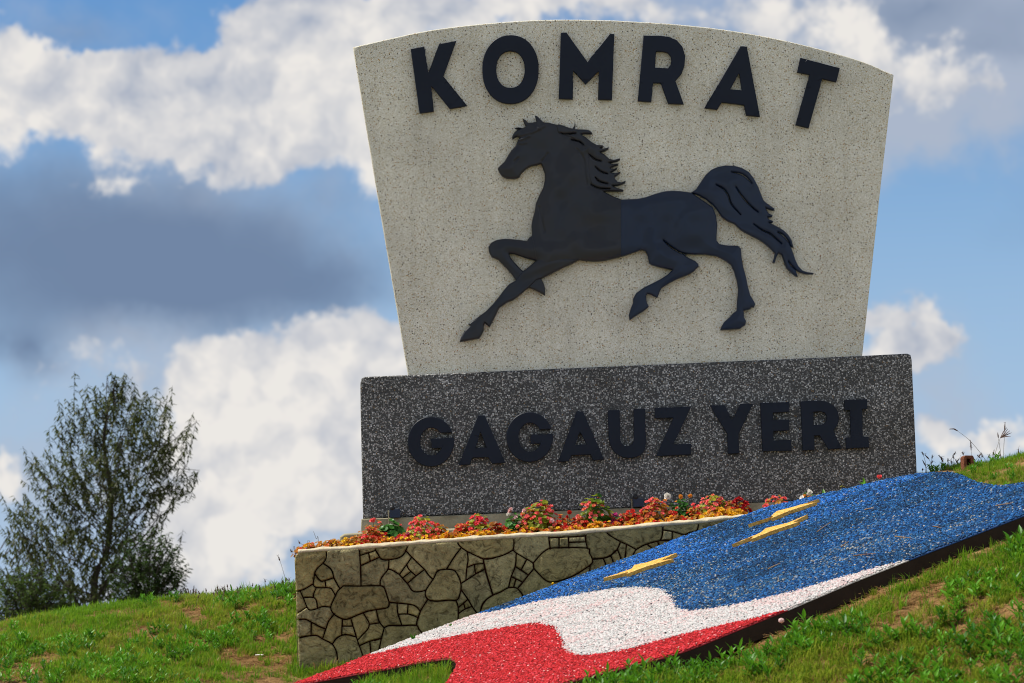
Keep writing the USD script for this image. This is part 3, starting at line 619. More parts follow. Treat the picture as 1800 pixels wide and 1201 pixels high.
# horse
zA, zB, zC, zD = (780, 190, 1796 / 350), (1080, 270, 1799 / 370), (780, 390, 1796 / 350), (1060, 390, 1796 / 350)
hA1 = [(487, 545), (505, 520), (545, 485), (575, 435), (610, 380), (650, 335), (668, 290), (685, 262), (665, 255), (640, 264), (620, 284), (615, 258), (632, 222), (658, 198), (690, 188), (655, 188), (638, 177), (670, 170), (715, 178), (740, 165), (722, 130), (712, 92), (738, 105), (762, 130), (795, 128), (835, 122), (828, 95), (822, 66), (842, 70), (872, 97), (902, 127),
       (950, 130), (1000, 142), (1015, 152), (1035, 145), (1080, 155), (1130, 175), (1160, 182), (1177, 160), (1182, 122), (1190, 150), (1188, 188), (1250, 190), (1300, 193), (1333, 212), (1343, 232), (1310, 232), (1275, 229), (1240, 236), (1280, 260), (1330, 300), (1380, 330), (1437, 333), (1438, 350), (1412, 360), (1450, 362), (1492, 350), (1485, 370), (1450, 388), (1410, 397), (1450, 415), (1492, 455), (1535, 465), (1590, 450), (1592, 464), (1570, 478), (1525, 487),
       (1490, 492), (1530, 504), (1577, 498), (1572, 514), (1545, 520), (1515, 532), (1505, 542), (1535, 548), (1568, 531), (1560, 552), (1530, 568), (1505, 580), (1545, 586), (1595, 571), (1590, 587), (1565, 605), (1542, 620), (1548, 640), (1572, 664), (1602, 667), (1643, 653), (1640, 671), (1610, 687), (1570, 696), (1520, 698), (1565, 720), (1624, 735), (1620, 749), (1560, 750), (1480, 746), (1445, 752), (1480, 770), (1540, 800), (1607, 823)]
hB1 = [(130, 388), (200, 385), (270, 370), (340, 345), (420, 322), (500, 315), (580, 320), (660, 332)]
tB = [(700, 300), (740, 240), (780, 180), (830, 135), (890, 110), (950, 100), (1030, 103), (1090, 120), (1150, 155), (1190, 205), (1230, 280), (1255, 345), (1275, 395), (1300, 420), (1330, 440), (1372, 470), (1365, 486), (1330, 478), (1296, 462), (1306, 490), (1324, 512), (1355, 525), (1347, 541), (1310, 543), (1325, 562), (1360, 575), (1352, 589), (1320, 588), (1350, 600), (1400, 625), (1450, 655), (1490, 695), (1517, 740), (1533, 802), (1516, 796), (1498, 775), (1512, 805), (1530, 850), (1550, 910), (1575, 962),
      (1610, 998), (1650, 1012), (1705, 1017), (1702, 1030), (1640, 1030), (1590, 1016), (1548, 990), (1556, 1015), (1570, 1052), (1550, 1046), (1510, 1015), (1470, 975), (1450, 920), (1430, 862), (1405, 850), (1388, 880), (1371, 935), (1350, 930), (1365, 890), (1372, 850), (1330, 805), (1290, 770), (1240, 735), (1170, 700), (1080, 650), (1030, 600), (970, 575), (920, 540), (880, 480), (840, 432), (803, 405)]
hB2 = [(840, 455), (870, 530), (880, 610), (875, 700)]
hD = [(1025, 165), (1050, 198), (1110, 210), (1220, 213), (1245, 240), (1252, 320), (1265, 400), (1290, 490), (1310, 590), (1330, 660), (1360, 710), (1375, 740), (1365, 770), (1340, 770), (1330, 785), (1270, 800), (1275, 860), (1293, 895), (1285, 930), (1258, 945), (1235, 965), (1150, 970), (1058, 976), (1065, 950), (1090, 905), (1140, 860), (1170, 825), (1205, 800), (1210, 720), (1220, 610), (1210, 540), (1185, 450), (1155, 385), (1100, 345), (1030, 310), (920, 292), (770, 292), (735, 298),
      (775, 325), (830, 350), (860, 378), (862, 402), (820, 445), (760, 480), (680, 510), (600, 550), (530, 595), (512, 630), (490, 684), (455, 668), (440, 655), (402, 645), (388, 670), (395, 720), (414, 765), (370, 800), (300, 845), (240, 887), (232, 840), (250, 780), (270, 730), (272, 690), (300, 640), (370, 590), (450, 550), (520, 515), (580, 475), (628, 432), (605, 428), (530, 412), (440, 387), (415, 370), (405, 310), (385, 262), (345, 250), (280, 275), (190, 305), (100, 330)]
hC = [(1437, 352), (1350, 356), (1280, 350), (1215, 342), (1160, 375), (1090, 405), (1000, 450), (900, 500), (880, 512), (902, 555), (916, 600), (914, 664), (870, 637), (810, 607), (765, 593), (740, 610), (690, 655), (630, 700), (570, 725), (500, 775), (470, 840), (440, 895), (415, 948), (395, 935), (370, 908), (360, 935), (362, 975), (340, 1020), (320, 1050), (230, 1066), (143, 1082), (155, 1040), (190, 980), (235, 935), (220, 920), (300, 865), (380, 805), (440, 745), (500, 670), (550, 605), (590, 560), (650, 528),
      (620, 480), (560, 410), (490, 340), (430, 315), (408, 270), (402, 225), (430, 185), (480, 160), (550, 150), (650, 157), (750, 170), (770, 140), (793, 125)]
hA2 = [(795, 1130), (790, 1060), (800, 1000), (820, 930), (830, 860), (860, 790), (895, 720), (912, 650), (912, 590), (890, 530), (878, 500), (830, 514), (780, 524), (740, 550), (700, 590), (680, 625), (640, 637), (570, 634), (525, 612), (500, 577)]
HOLE = zoomed([(590, 285), (640, 290), (740, 325), (832, 350), (790, 385), (740, 425), (715, 441), (690, 420), (640, 365), (605, 325)], *zC)
body_px = zoomed(hA1, *zA) + zoomed(hB1, *zB) + zoomed(hB2, *zB) + zoomed(hD, *zD) + zoomed(hC, *zC) + zoomed(hA2, *zA)
S = Polygon(body_px, [HOLE]).buffer(0)
TAIL = Polygon(zoomed([(655, 333)] + tB + [(790, 392), (720, 352)], *zB)).buffer(0)
NEARLEG = Polygon(zoomed([(880, 512), (835, 524), (800, 560), (765, 593)] + hC[15:42] + [(690, 470), (717, 441), (790, 385), (835, 350), (880, 322), (960, 300), (1060, 312), (1150, 330), (1215, 342)] + hC[4:8], *zC)).buffer(0).intersection(S)
MANE_R = Polygon(zoomed([(1010, 152), (1030, 225), (1150, 268), (1250, 320), (1305, 420), (1298, 520), (1308, 620), (1335, 700), (1445, 754), (1700, 770), (1700, 100), (1160, 90), (1010, 120)], *zA))
MANE = S.intersection(MANE_R).buffer(0)


def slit(pts, z, w):
    c = smooth_ring(zoomed(pts, *z), 4, False)
    out = []
    n = len(c)
    for i in range(n - 1):
        t = (i + .5) / (n - 1)
        out.append(LineString(c[i:i + 2]).buffer(w * (0.25 + 0.75 * math.sin(math.pi * t)), cap_style='round'))
    return unary_union(out)


TAIL_S = [slit([(1000, 155), (1080, 172), (1130, 203), (1175, 252)], zB, 1.3), slit([(870, 265), (930, 297), (970, 350), (1000, 430), (1080, 520)], zB, 1.0), slit([(1040, 285), (1090, 360), (1150, 430), (1230, 500)], zB, 1.1),
          slit([(1190, 600), (1260, 650), (1340, 690), (1430, 770)], zB, 0.8), slit([(1400, 670), (1450, 702), (1500, 765)], zB, 1.0), slit([(1490, 920), (1510, 950), (1545, 985)], zB, 0.9)]
MANE_S = [slit([(1050, 222), (1100, 234), (1190, 226)], zA, 0.9), slit([(1315, 420), (1365, 460), (1420, 478)], zA, 0.9), slit([(1368, 528), (1420, 572), (1480, 592)], zA, 0.9), slit([(1368, 625), (1405, 660), (1480, 682)], zA, 0.9), slit([(1330, 690), (1400, 722), (1500, 728)], zA, 0.8), slit([(1150, 285), (1220, 300), (1260, 330)], zA, .5)]
TAIL = TAIL.difference(unary_union(TAIL_S))
THIGH = slit([(420, 740), (490, 800), (580, 850), (690, 862)], zB, 1.1)
body = S.difference(TAIL.buffer(0.2)).difference(THIGH).difference(unary_union(MANE_S))
SEAM = 1091.5
LEFTCUT = Polygon(zoomed([(795, 118), (812, 200), (838, 352), (760, 480), (700, 560), (940, 500), (940, 700), (380, 700), (380, 118)], *zC))
farleg = body.difference(NEARLEG.buffer(-1.5)).intersection(LEFTCUT).intersection(Polygon(zoomed([(380, 118), (797, 118), (815, 220), (842, 352), (842, 480), (945, 480), (945, 700), (380, 700)], *zC)))
body = body.difference(farleg.buffer(0.1))
front = body.intersection(box(0, 0, SEAM - 0.13, 1300)); rear = body.intersection(box(SEAM + 0.13, 0, 2000, 1300))
YH = YS - 0.02                                         # back of the plaque, on short spacers
horse = f'{mon}/horse_relief'; UsdGeom.Xform.Define(stage, horse)
tag(horse, 'black relief of a trotting horse facing left on the pale stele')


def h_poly(g, T):
    def conv(p): return Polygon(px2w(p.exterior.coords[:-1], YH - T), [px2w(r.coords[:-1], YH - T) for r in p.interiors])
    return unary_union([conv(p).buffer(0) for p in polys(g) if p.area > 6])


GROOVES = [LineString(px2w(smooth_ring(zoomed(p, *zA), 3, False), YH)) for p in ([(940, 418), (915, 455), (885, 490)], [(700, 255), (780, 235), (870, 200)], [(672, 300), (720, 285), (770, 262)], [(680, 325), (710, 330), (745, 318)], [(640, 495), (655, 478), (672, 462)], [(845, 130), (852, 165), (850, 190)], [(905, 130), (915, 170), (850, 195)],
                                                                                  [(1200, 380), (1260, 470), (1275, 600), (1290, 690)], [(860, 900), (880, 1000), (905, 1120)])]


SIL = S.difference(unary_union(MANE_S + TAIL_S)).difference(THIGH)
SIL_W = {T: h_poly(SIL, T).boundary for T in (0.040, 0.034)}


def horse_fn(amp, groove=True):
    def fn(p, d):
        h = amp * (1 - np.exp(-d / 0.09)) + (meshkit.fbm(np.column_stack([p * 4.5, np.zeros(len(p))]), 2, 11) - .5) * 0.045 * (1 - np.exp(-d / 0.05))
        if groove:
            pts = shapely.points(p)
            for i, gl in enumerate(GROOVES):
                q = shapely.distance(pts, gl)
                h = h + (0.009 if i in (1, 2, 3, 5, 6) else -0.010) * np.exp(-(q / 0.008) ** 2)
            e = at(780 + 712 / 5.131, 190 + 297 / 5.131, YH)[[0, 2]]
            h = h + 0.006 * np.exp(-(np.linalg.norm(p - e, axis=1) / 0.017) ** 2)
        return h
    return fn


for nm, gpx, T, amp, mk, gr in [('front_plate', front, 0.040, 0.022, 'horse_front', True), ('rear_plate', rear, 0.040, 0.022, 'horse_rear', False), ('mane', MANE.difference(unary_union(MANE_S)), 0.047, 0.012, 'horse_front', False),
                                ('tail', TAIL, 0.044, 0.010, 'horse_rear', False), ('foreleg', NEARLEG, 0.049, 0.014, 'horse_front', False), ('foreleg_far', farleg, 0.040, 0.022, 'horse_front', False)]:
    obj(nm.replace('_far', ''), relief(h_poly(gpx, T), T, 0.012, 0.009, frame=wall_frame(YH), fn=horse_fn(amp, gr), rings=2, back=False, edge=SIL_W.get(T) if nm != 'foreleg' else None), M[mk], horse, smooth=50)
# spacers behind the plates
for x, y in [(960, 300), (1000, 420), (1060, 400), (1140, 400), (1220, 390), (1290, 340), (1350, 430), (1300, 490), (1190, 470), (900, 440), (880, 530), (935, 250), (1030, 270)]:
    p = at(x, y, YS); mb = MB(); tube(mb, [p + [0, .01, 0], p - [0, .035, 0]], [0.02, 0.02], 8)
    obj('spacer', mb.mesh(), M['black_box'], horse)

# ------------------------------------------------------------------ small boxes at the plinth's foot
for i, (x, y, lab) in enumerate([(694.5, 903, 'left one of two small dark blue boxes with black knob at plinth foot'), (1122, 884, 'small dark blue box with black knob behind the red flowers, right one at plinth foot')]):
    p = at(x, y, YB - 0.05)
    t = thing('spotlight', lab, 'spotlight', p, 'dark boxes at the plinth foot')
    w, h = 0.042, 0.034
    bx = trimesh.creation.box((2 * w, 0.07, 2 * h)); bx = trimesh.convex.convex_hull(np.vstack([bx.vertices * [0.94, 1, 1], bx.vertices * [1, 0.94, 1], bx.vertices * [1, 1, 0.92]]))
    obj('housing', bx, M['blue_box'], t)
    kb = trimesh.creation.icosphere(2, 0.024); kb.apply_translation((-0.022, -0.02, 0.045))
    obj('knob', kb, M['black_box'], t, smooth=True)
    mb = MB(); tube(mb, [(-w - 0.012, 0.0, -0.12), (-w - 0.012, 0.0, 0.03)], [0.006, 0.006], 6); obj('cable', mb.mesh(), M['concrete'], t)

# ------------------------------------------------------------------ planter with crazy paving
TOP = [(524, 971.5), (560, 968.5), (626.7, 964), (690, 959.5), (753, 954.5), (803, 950.5), (870, 946), (962.7, 940.5), (1032, 936), (1165, 923), (1228, 918.5), (1258.7, 915), (1350, 905), (1470, 893), (1580, 884)]
pl = thing('planter', 'stone-faced planter wall with dark brown joints in front of the monument', 'planter')
P3, P4, P5, P6, P7, P8 = (510, 950, 1800 / 210), (510, 1060, 1800 / 210), (660, 940, 1800 / 210), (660, 1010, 1800 / 210), (840, 920, 7.5), (1020, 900, 7.5)
J = [(P3, l) for l in ([(545, 120), (545, 155), (540, 270), (495, 345)], [(495, 345), (410, 420), (370, 490), (355, 570), (343, 655)], [(495, 345), (600, 420), (640, 490), (660, 570), (740, 715)], [(370, 500), (455, 610), (540, 600), (645, 565)], [(525, 615), (535, 705)], [(60, 774), (80, 770), (200, 740), (335, 660)],
                       [(343, 660), (390, 710), (590, 715), (640, 760), (685, 840)], [(390, 715), (350, 810), (350, 860)], [(150, 765), (210, 900), (250, 1000), (295, 1050), (400, 1030), (490, 998), (600, 1005)], [(215, 862), (350, 860), (395, 920), (408, 1020)], [(70, 1128), (95, 1110), (240, 1012)],
                       [(800, 685), (1060, 690), (1370, 685), (1430, 750), (1465, 860), (1490, 940), (1475, 1005), (1420, 1025), (1170, 1065), (1000, 1130), (880, 1180), (790, 1185), (660, 1115), (615, 1040), (615, 980), (680, 840), (720, 760), (800, 685)],
                       [(1038, 80), (1040, 120), (1055, 340), (1065, 690)], [(1048, 228), (1060, 225), (1275, 155)], [(1060, 378), (1080, 370), (1335, 256)], [(1180, 190), (1205, 310)], [(1240, 60), (1260, 95), (1300, 170), (1350, 255), (1400, 290), (1530, 285), (1650, 255), (1730, 180), (1790, 30)],
                       [(1485, 290), (1475, 430), (1400, 530), (1360, 600), (1355, 680)])]
J += [(P5, l) for l in ([(180, 520), (240, 530), (350, 595), (410, 660), (490, 750), (540, 830), (600, 860), (690, 855), (765, 832)], [(450, 235), (540, 330), (640, 430), (740, 525), (800, 610), (868, 672)], [(545, 338), (460, 460), (362, 600)], [(470, 450), (500, 520), (605, 615)], [(525, 560), (412, 650)], [(740, 520), (605, 625), (495, 718)],
                        [(1205, 40), (1220, 75), (1245, 140), (1290, 190), (1380, 250), (1500, 310), (1620, 360), (1690, 370), (1800, 350)], [(1290, 195), (1180, 340), (1070, 515)], [(870, 670), (905, 600), (940, 545), (1050, 522), (1180, 535), (1240, 610), (1275, 700), (1290, 790), (1270, 900), (1225, 985), (1100, 985), (930, 1000), (810, 985), (755, 925), (755, 850), (800, 770), (870, 670)],
                        [(1380, 255), (1395, 370), (1375, 500), (1360, 690)], [(1380, 493), (1480, 450), (1625, 434)], [(1490, 450), (1507, 592)], [(1652, 515), (1510, 590), (1360, 690), (1285, 735)], [(1618, 365), (1650, 530), (1700, 700), (1768, 915)], [(1285, 820), (1390, 970), (1460, 1090), (1530, 1185), (1560, 1230)], [(1390, 975), (1245, 1100)], [(1328, 1035), (1352, 1120)], [(1458, 1080), (1350, 1120), (1248, 1190)],
                        [(1205, 985), (1240, 1060), (1247, 1180), (1240, 1350)], [(1768, 915), (1680, 970), (1610, 1050), (1575, 1180), (1570, 1260)], [(205, 1020), (330, 1030), (480, 1045), (580, 1065), (640, 1110), (670, 1155)], [(775, 990), (680, 1140)])]
J += [(P6, l) for l in ([(680, 540), (630, 680), (615, 765)], [(325, 425), (330, 560), (365, 680), (397, 772)], [(350, 600), (470, 595), (560, 615), (645, 655)], [(490, 455), (480, 595)], [(10, 525), (50, 700), (130, 805)], [(130, 805), (200, 770), (400, 770), (610, 765), (650, 820), (710, 890), (760, 960)], [(130, 805), (90, 950), (55, 1120), (40, 1220)], [(-15, 995), (0, 990), (92, 962)])]
J += [(P4, l) for l in ([(1100, 155), (1160, 250), (1190, 320), (1165, 400), (1100, 470), (1020, 555)], [(1188, 322), (1335, 303)], [(910, 225), (960, 400), (1010, 560), (1080, 760), (1110, 860)], [(785, 350), (945, 350)], [(785, 240), (775, 485)], [(665, 165), (580, 270), (550, 350), (520, 440), (488, 540)], [(80, 255), (105, 255), (220, 245), (320, 290), (440, 355), (532, 392)], [(315, 290), (310, 495)],
                        [(100, 530), (125, 525), (250, 500), (390, 490), (490, 545), (630, 620), (690, 730), (715, 880), (720, 960)], [(632, 620), (700, 530), (830, 475), (995, 512)], [(1040, 645), (1190, 580), (1370, 532)], [(1197, 578), (1215, 740), (1220, 800)])]
J += [(P7, l) for l in ([(0, 435), (70, 465), (250, 445), (380, 400), (465, 350)], [(475, 120), (475, 300), (465, 350), (520, 400), (640, 470), (725, 525), (738, 590)], [(730, 525), (820, 420), (900, 355), (1000, 325), (1430, 325), (1470, 390), (1505, 460), (1510, 520), (1440, 580), (1280, 680), (1100, 755), (960, 775), (880, 740), (800, 660), (738, 590), (730, 525)], [(928, 100), (930, 140), (955, 338)], [(932, 191), (1200, 180), (1425, 165)],
                        [(1070, 185), (1070, 325)], [(1195, 180), (1200, 325)], [(1195, 250), (1425, 243)], [(1440, 70), (1435, 110), (1420, 210), (1445, 325)], [(505, 390), (495, 560), (440, 700), (403, 850)], [(645, 472), (572, 612)], [(497, 570), (668, 680)], [(738, 595), (660, 690), (590, 780), (530, 850)], [(438, 700), (588, 775)], [(500, 740), (472, 845)], [(70, 465), (110, 650), (200, 945)],
                        [(20, 1250), (30, 1180), (60, 1080), (120, 1000), (200, 945), (300, 905), (400, 850), (500, 850), (560, 900), (590, 950), (620, 1050)], [(1510, 470), (1650, 460), (1740, 435), (1790, 385), (1830, 350)], [(1652, 460), (1690, 550), (1700, 640)], [(1755, 430), (1785, 510), (1800, 600)], [(1482, 560), (1475, 630), (1470, 720)])]
J += [(P8, l) for l in ([(300, 200), (325, 235), (380, 300), (520, 385), (640, 440), (740, 495)], [(530, 392), (490, 490), (410, 565), (300, 610), (160, 622)], [(740, 495), (860, 430), (1050, 380), (1200, 375), (1330, 400)], [(740, 495), (700, 560), (690, 640)], [(1090, 120), (1090, 165), (1085, 300), (1058, 378)], [(1090, 238), (1230, 260), (1370, 305)], [(1370, 308), (1450, 270), (1545, 240), (1562, 110)], [(1215, 258), (1210, 375)], [(610, 425), (595, 590), (590, 680)], [(490, 495), (530, 590), (540, 680)], [(880, 425), (950, 480)], [(1020, 388), (1045, 450)])]
lines = []
for z, l in J: lines.append(LineString(smooth_ring(zoomed(l, *z), 3, False)))
snapped = []
for i, ln in enumerate(lines):                          # close the small gaps at the joints' ends
    c = list(ln.coords)
    others = unary_union([o for j, o in enumerate(lines) if j != i])
    for e in (0, -1):
        p = Point(c[e])
        if 0 < p.distance(others) < 3.5:
            q = others.interpolate(others.project(p)) if others.geom_type == 'LineString' else shapely.ops.nearest_points(others, p)[0]
            c = ([(q.x, q.y)] + c) if e == 0 else (c + [(q.x, q.y)])
    snapped.append(LineString(c))
SLABTOP = [p for p in FAR if 560 < p[0] < 1500]                 # the slab hides the wall below this line
WALL_PX = Polygon(TOP + [(1580, 900)] + [(x, max(y + 16, np.interp(x, [p[0] for p in TOP], [p[1] for p in TOP]) + 3)) for x, y in reversed(SLABTOP)] + [(560, 1212), (526, 1212), (525.5, 1190), (517, 985), (518.5, 977)]).buffer(0)
JOINT = unary_union([s.buffer(1.12, cap_style='round') for s in snapped])
core = wallpoly(TOP + [(1580, 960), (1400, 990), (1200, 1060), (1000, 1120), (800, 1200), (640, 1235), (528, 1235), (525.5, 1190), (517, 985), (518.5, 977)], YP)
# wall core (mortar face), returns and soil
obj('wall', relief(core.buffer(-0.012), 0.15, 0.004, 0.2, frame=wall_frame(YP + 0.165)), M['mortar'], pl)
stones = [s for s in polys(WALL_PX.buffer(-0.6).difference(JOINT)) if s.area > 25]
rs = random.Random(5)
for i, s in enumerate(stones):
    s = s.buffer(-0.9).buffer(0.9)
    w = unary_union([wallpoly(q.exterior.coords[:-1], YP - .03, [r.coords[:-1] for r in q.interiors]) for q in polys(s)])
    if w.is_empty: continue
    lift = rs.uniform(-.010, .010); tx, tz = rs.uniform(-.03, .03), rs.uniform(-.03, .03); c = w.centroid
    sd = rs.randrange(1000); big = max(w.bounds[2] - w.bounds[0], w.bounds[3] - w.bounds[1]); tx *= min(1, .12 / big); tz *= min(1, .12 / big)
    def fn(p, d, lift=lift, tx=tx, tz=tz, c=c, sd=sd):
        return lift + tx * (p[:, 0] - c.x) + tz * (p[:, 1] - c.y) + (meshkit.fbm(np.column_stack([p * 11, np.full(len(p), sd)]), 3, 21) - .5) * 0.034 * (1 - np.exp(-d / .02))
    obj('stone', relief(w, 0.038, 0.009, 0.022, frame=wall_frame(YP + 0.012), fn=fn, rings=2, back=False), M[f'stone{rs.randrange(5)}'], pl, smooth=45)
# cap: a rough rounded lip along the top edge
cp = np.array([at(x, y, YP) for x, y in smooth_ring(TOP, 8, False)])
sides = 14
V, Q = [], []
for i, p in enumerate(cp):
    a = np.linspace(0, 2 * np.pi, sides, endpoint=False)
    for t in a:
        r = 1.0
        yy, zz = 0.075 * math.cos(t), 0.016 * math.sin(t)
        yy = math.copysign(abs(math.cos(t)) ** 0.8, math.cos(t)) * 0.09; zz = math.copysign(abs(math.sin(t)) ** 0.9, math.sin(t)) * 0.024
        nn = meshkit.fbm(np.array([[p[0] * 14, t * 1.2, 3.1]]), 3, 8)[0] - .5
        V.append([p[0], YP + 0.062 + yy * (1 + .10 * nn), p[2] + 0.004 + zz * (1 + 0.5 * nn) + 0.016 * nn])
V = np.array(V); n = len(cp)
for i in range(n - 1):
    for j in range(sides): Q.append([i * sides + j, (i + 1) * sides + j, (i + 1) * sides + (j + 1) % sides, i * sides + (j + 1) % sides])
obj('cap', (V, np.array(Q)[:, ::-1]), M['cap'], pl, smooth=True)
e0 = cp[0]
lp = Polygon([(YP + .17, e0[2] - 1.3), (YP + .17, e0[2] - .01), (YB + .6, e0[2] + .02), (YB + .6, e0[2] - 1.3)])
obj('return_wall', relief(lp, 0.14, 0.02, 0.2, frame=lambda V: np.column_stack([WALL_L + .155 - V[:, 2], V[:, 0], V[:, 1]])), M['stone1'], pl, smooth=40)
# soil in the planter
sv, sf = [], []
uu = np.linspace(0, 1, 60)
for i, u in enumerate(uu):
    X = WALL_L + 0.08 + u * (WALL_R - WALL_L - .1); zt = np.interp(X, cp[:, 0], cp[:, 2])
    for j, Y in enumerate(np.linspace(YP + .13, YB, 6)): sv.append([X, Y, zt - 0.025 + 0.02 * math.sin(j * 2 + i * .7) * (0 < j < 5)])
for i in range(59):
    for j in range(5): sf.append([i * 6 + j, (i + 1) * 6 + j, (i + 1) * 6 + j + 1, i * 6 + j + 1])
obj('soil', (np.array(sv), np.array(sf)), M['soil'], pl, smooth=True)

# ------------------------------------------------------------------ flag slab
fl = thing('flag_slab', 'sloping slab of painted pebbles in blue, white and red flag waves with gold stars', 'flag')
obj('slab', relief(FLAG, 0.11, 0.006, 0.15, frame=flag_frame(-0.122)), M['slab'], fl, smooth=35)
fr = flag_frame()
peb = []
for s in range(6):
    m = trimesh.creation.icosphere(1, 1.0)
    v = m.vertices * (1 + 0.28 * (meshkit.fbm(m.vertices * 1.3 + s * 7, 2, s)[:, None] - .5)) * [1.15, 0.85, 0.62]
    peb.append((v, m.faces))


def rot_to(nrm, spin):
    """Quaternions (w, x, y, z) that turn z to nrm after a spin."""
    half = spin / 2
    q1 = np.column_stack([np.cos(half), 0 * half, 0 * half, np.sin(half)])
    z = np.array([0, 0, 1.0]); w = 1 + z @ nrm; a = np.cross(z, nrm); q2 = np.array([w, *a]); q2 /= np.linalg.norm(q2)
    w0, x0, y0, z0 = q2; w1, x1, y1, z1 = q1.T
    return np.column_stack([w0 * w1 - x0 * x1 - y0 * y1 - z0 * z1, w0 * x1 + x0 * w1 + y0 * z1 - z0 * y1, w0 * y1 - x0 * z1 + y0 * w1 + z0 * x1, w0 * z1 + x0 * y1 - y0 * x1 + z0 * w1])


def instancer(path, protos, pos, quat, scale, idx, kind='stuff'):
    pi = UsdGeom.PointInstancer.Define(stage, path)
    targets = []
    for i, (nm, mesh, mt, sm) in enumerate(protos):
        q = free(f'{path}/{nm}'); usdkit.mesh(stage, q, mesh, mt, smooth=sm); targets.append(Sdf.Path(q))
    pi.CreatePrototypesRel().SetTargets(targets)
    pi.CreatePositionsAttr(Vt.Vec3fArray.FromNumpy(np.asarray(pos, np.float32)))
    pi.CreateOrientationsAttr(Vt.QuathArray([Gf.Quath(*map(float, q)) for q in quat]))
    sc = np.asarray(scale, np.float32); sc = np.repeat(sc[:, None], 3, 1) if sc.ndim == 1 else sc
    pi.CreateScalesAttr(Vt.Vec3fArray.FromNumpy(sc)); pi.CreateProtoIndicesAttr(Vt.IntArray.FromNumpy(np.asarray(idx, np.int32)))
    if kind: pi.GetPrim().SetCustomDataByKey('kind', kind)
    return path


def scatter(poly, spacing, r):
    x0, y0, x1, y1 = poly.bounds
    gx, gy = np.meshgrid(np.arange(x0, x1, spacing), np.arange(y0, y1, spacing * .866)); gx = gx + (np.arange(gx.shape[0])[:, None] % 2) * spacing / 2
    p = np.column_stack([gx.ravel(), gy.ravel()]) + r.normal(0, spacing * 0.22, (gx.size, 2))
    return p[shapely.contains_xy(poly, p[:, 0], p[:, 1])]


STARS = [zoomed([(300, 868), (640, 760), (675, 745), (710, 695), (870, 665), (1060, 605), (1270, 535), (1070, 635), (1222, 612), (870, 712), (605, 812), (640, 785)], *P8),
         zoomed([(297, 703), (490, 628), (525, 612), (565, 578), (740, 535), (895, 468), (780, 530), (828, 524), (610, 598), (450, 662), (470, 640)], 1220, 800, 4.5),
         zoomed([(425, 545), (600, 487), (620, 470), (652, 443), (800, 405), (985, 343), (860, 388), (967, 368), (750, 438), (608, 498), (628, 478)], 1220, 800, 4.5)]
SPACE = 0.0135
wornline = LineString(flag_uv([(1080, 1036), (1190, 1035), (1330, 1020), (1500, 960), (1640, 920)]))
STARP = unary_union([Polygon(flag_uv(s, 0.04)).buffer(0) for s in STARS])
EDGE = 0.012
for nm, reg, bm, pm in (('blue_field', BLUE, 'base_blue', 'peb_blue'), ('white_stripe', WHITE, 'base_white', 'peb_white'), ('red_stripe', RED, 'base_red', 'peb_red')):
    base = obj(nm, relief(reg.buffer(-0.001), 0.008, 0.002, 0.3, frame=flag_frame(-0.0119), rings=1), M[bm], fl)
    p = scatter(FLAG.buffer(-0.004), SPACE, rng)
    pj = p + rng.normal(0, 0.013, p.shape); p = p[shapely.contains_xy(reg, pj[:, 0], pj[:, 1])]
    world = fr(np.column_stack([p, rng.uniform(-0.001, 0.003, len(p))]))
    q = rot_to(FN, rng.uniform(0, 6.28, len(p)))
    q = q + rng.normal(0, 0.10, q.shape); q /= np.linalg.norm(q, axis=1, keepdims=True)
    sc = rng.uniform(0.0055, 0.0098, len(p))
    idx = rng.integers(0, 6, len(p))
    protos = [('pebble', m, M[pm], True) for m in peb]
    if nm == 'blue_field':
        protos += [('pebble', m, M['peb_worn'], True) for m in peb]
        wl = shapely.distance(shapely.points(p), wornline)
        prob = 0.05 + 0.5 * np.exp(-(wl / 0.42) ** 2) * (meshkit.fbm(np.column_stack([p[:, 0] * 1.2, p[:, 1] * 4, 0 * p[:, 0]]), 3, 4) > .45)
        idx = np.where(rng.random(len(p)) < prob, idx + 6, idx)
        protos += [('pebble', m, M['peb_deep'], True) for m in peb] + [('pebble', m, M['peb_bright'], True) for m in peb]
        st_ = meshkit.fbm(np.column_stack([p[:, 0] * 1.6 + p[:, 1] * .5, p[:, 1] * 7, 0 * p[:, 0] + 2]), 4, 14)
        far_ = np.clip((p[:, 1] + 1.3) / 1.2, 0, 1)          # the paint is fresher along the upper edge
        rr_ = rng.random(len(p))
        idx = np.where((idx < 6) & (rr_ < np.clip((.54 - st_) * 5, .14, .85)), idx + 12, idx)
        idx = np.where((idx < 6) & (rr_ > 1 - np.clip((st_ - .40) * 3, .02, .8) * far_), idx + 18, idx)
    elif nm == 'white_stripe':
        protos += [('pebble', m, M['peb_pink'], True) for m in peb]
        st_ = meshkit.fbm(np.column_stack([p[:, 0] * 2.0, p[:, 1] * 6, 0 * p[:, 0] + 5]), 3, 15)
        idx = np.where(rng.random(len(p)) < np.clip((st_ - .54) * 5, .03, .5), idx + 6, idx)
    cp_ = free(f'{base}/pebbles')
    instancer(cp_, protos, world, q, sc, idx)
for i, s in enumerate(STARS):
    sg = Polygon(flag_uv(s, 0.036)).buffer(0)
    obj('star', relief(sg, 0.034, 0.004, 0.04, frame=flag_frame(0.002), rings=1), M['gold'], fl, smooth=35, label=['gold star nearest the left end of the blue field', 'lower of the two gold stars side by side', 'upper of the two gold stars side by side'][i])
